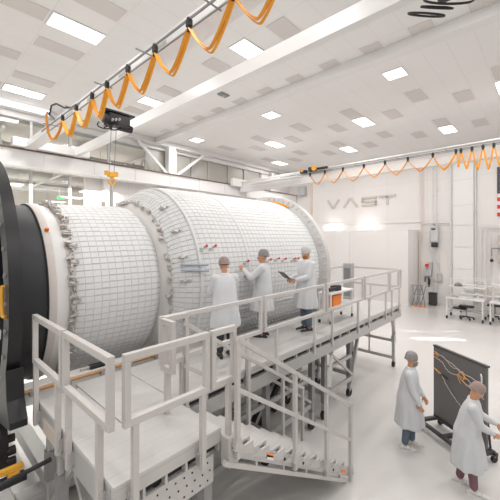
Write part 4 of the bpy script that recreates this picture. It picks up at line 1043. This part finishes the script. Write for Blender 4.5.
    if face:
        nm, mm = face
        f_ = MB().ball(hp_(.045, 0, -.060), Vector((.062, .062, .052))*k, 16, hm); f_.build(nm, M[mm], root, local=True, smooth=True)
    return root

p1 = person((6.50, 1.98, 0), R(-78), 'person in white gown and blue jeans standing left of the dark board', 1.76, hands=((.24, .17, .93), (.20, -.20, .90)), head_pitch=R(10), head_yaw=R(18), lean=R(4), face=('face_mask', 'mask'), legs='jeans', shoe='shoew', step=.05, hem=.44, gown='gown', cap='cap')
p2 = person((6.03, .98, 0), R(-80), 'person in white gown and plum trousers leaning down beside the dark board, nearest the camera', 1.66, hands=((.42, .26, 1.06), (.36, -.02, 1.02)), head_pitch=R(36), head_yaw=R(14), lean=R(10), legs='plum', cap='capb', step=-.10, hem=.40, gown='gown')
p3 = person((5.0, 4.28, DZ), R(118), 'person in grey gown reaching toward the hull, back to the camera', 1.74, hands=((.36, .22, 1.38), (.30, -.12, 1.2)), gown='gown', legs='dark', shoe='shoek', cap='cap', head_yaw=R(10), hem=.55, poles=((-.3, .6, -1), (-.3, -.6, -1)))
p4 = person((3.72, 4.02, DZ), R(65), 'person in white gown bending at the hull, leftmost of the workers on the walkway', 1.64, hands=((.34, .14, 1.25), (.38, -.15, 1.35)), gown='gownw', legs='dark', shoe='shoek', cap='capb', head_pitch=R(18), lean=R(6), hem=.55)
p5 = person((6.0, 3.90, DZ), R(156), 'bearded person in white gown looking at a tablet at the right end of the hull', 1.79, hands=((.34, .12, 1.10), (.33, -.12, 1.10)), gown='gownw', legs='jeans', shoe='shoek', cap='capw', face=('beard', 'beard'), head_pitch=R(22), hem=.5)
# the tablet in his hands
a_ = R(156); fw = Vector((math.cos(a_), math.sin(a_), 0)); lf = Vector((-math.sin(a_), math.cos(a_), 0))
tb0 = Vector((6.0, 3.90, DZ)) + fw*.47 + UP*1.14
tb = empty('tablet', tuple(tb0), 'dark open tablet held by the bearded person on the walkway', 'tablet')
mb = MB(); nn = (fw*.55+UP*.83).normalized(); 
mb.prism([(-.13, 0), (.13, 0), (.13, .22), (-.13, .22)], tb0, lf, (fw*.75+UP*.66).normalized(), (fw*-.66+UP*.75).normalized(), .012); mb.build('screen_half', M['tablet'], tb, bevel=.003)
mb = MB(); mb.prism([(-.13, -.14), (.13, -.14), (.13, 0), (-.13, 0)], tb0, lf, fw, UP, .012); mb.build('keyboard_half', M['alud'], tb, bevel=.003)

# ---------------------------------------------------------------- light
w = bpy.data.worlds.new('world'); SC.world = w; w.use_nodes = True
bg = w.node_tree.nodes['Background']; bg.inputs[0].default_value = (1, .985, .97, 1); bg.inputs[1].default_value = 1.0
for y in (19, 26):
    al = bpy.data.lights.new('hall_glow', 'AREA'); al.size = 9; al.energy = 2600; al.color = (1, .96, .92)
    ao = bpy.data.objects.new('hall_glow', al); COL.objects.link(ao); ao.location = (3, y, 6.2)
for (cx_, cy_, l_, w_, e_) in ((14.3, 3.25, 1.9, .34, 9), (15.3, 3.75, 2.3, .07, 2.5)):  # added narrow overhead lamps that cast the bright floor patches, not a real skylight
    al = bpy.data.lights.new('floor_patch_beam', 'AREA'); al.shape = 'RECTANGLE'; al.size = l_; al.size_y = w_; al.energy = e_; al.spread = R(2)
    ao = bpy.data.objects.new('floor_patch_beam', al); COL.objects.link(ao); ao.location = (cx_, cy_, 9.0); ao.rotation_euler = (0, 0, R(42.9-90))
SC.view_settings.view_transform = 'Standard'; SC.view_settings.look = 'None'; SC.view_settings.gamma = 1
SC.view_settings.use_curve_mapping = False
SC.view_settings.exposure = -0.97
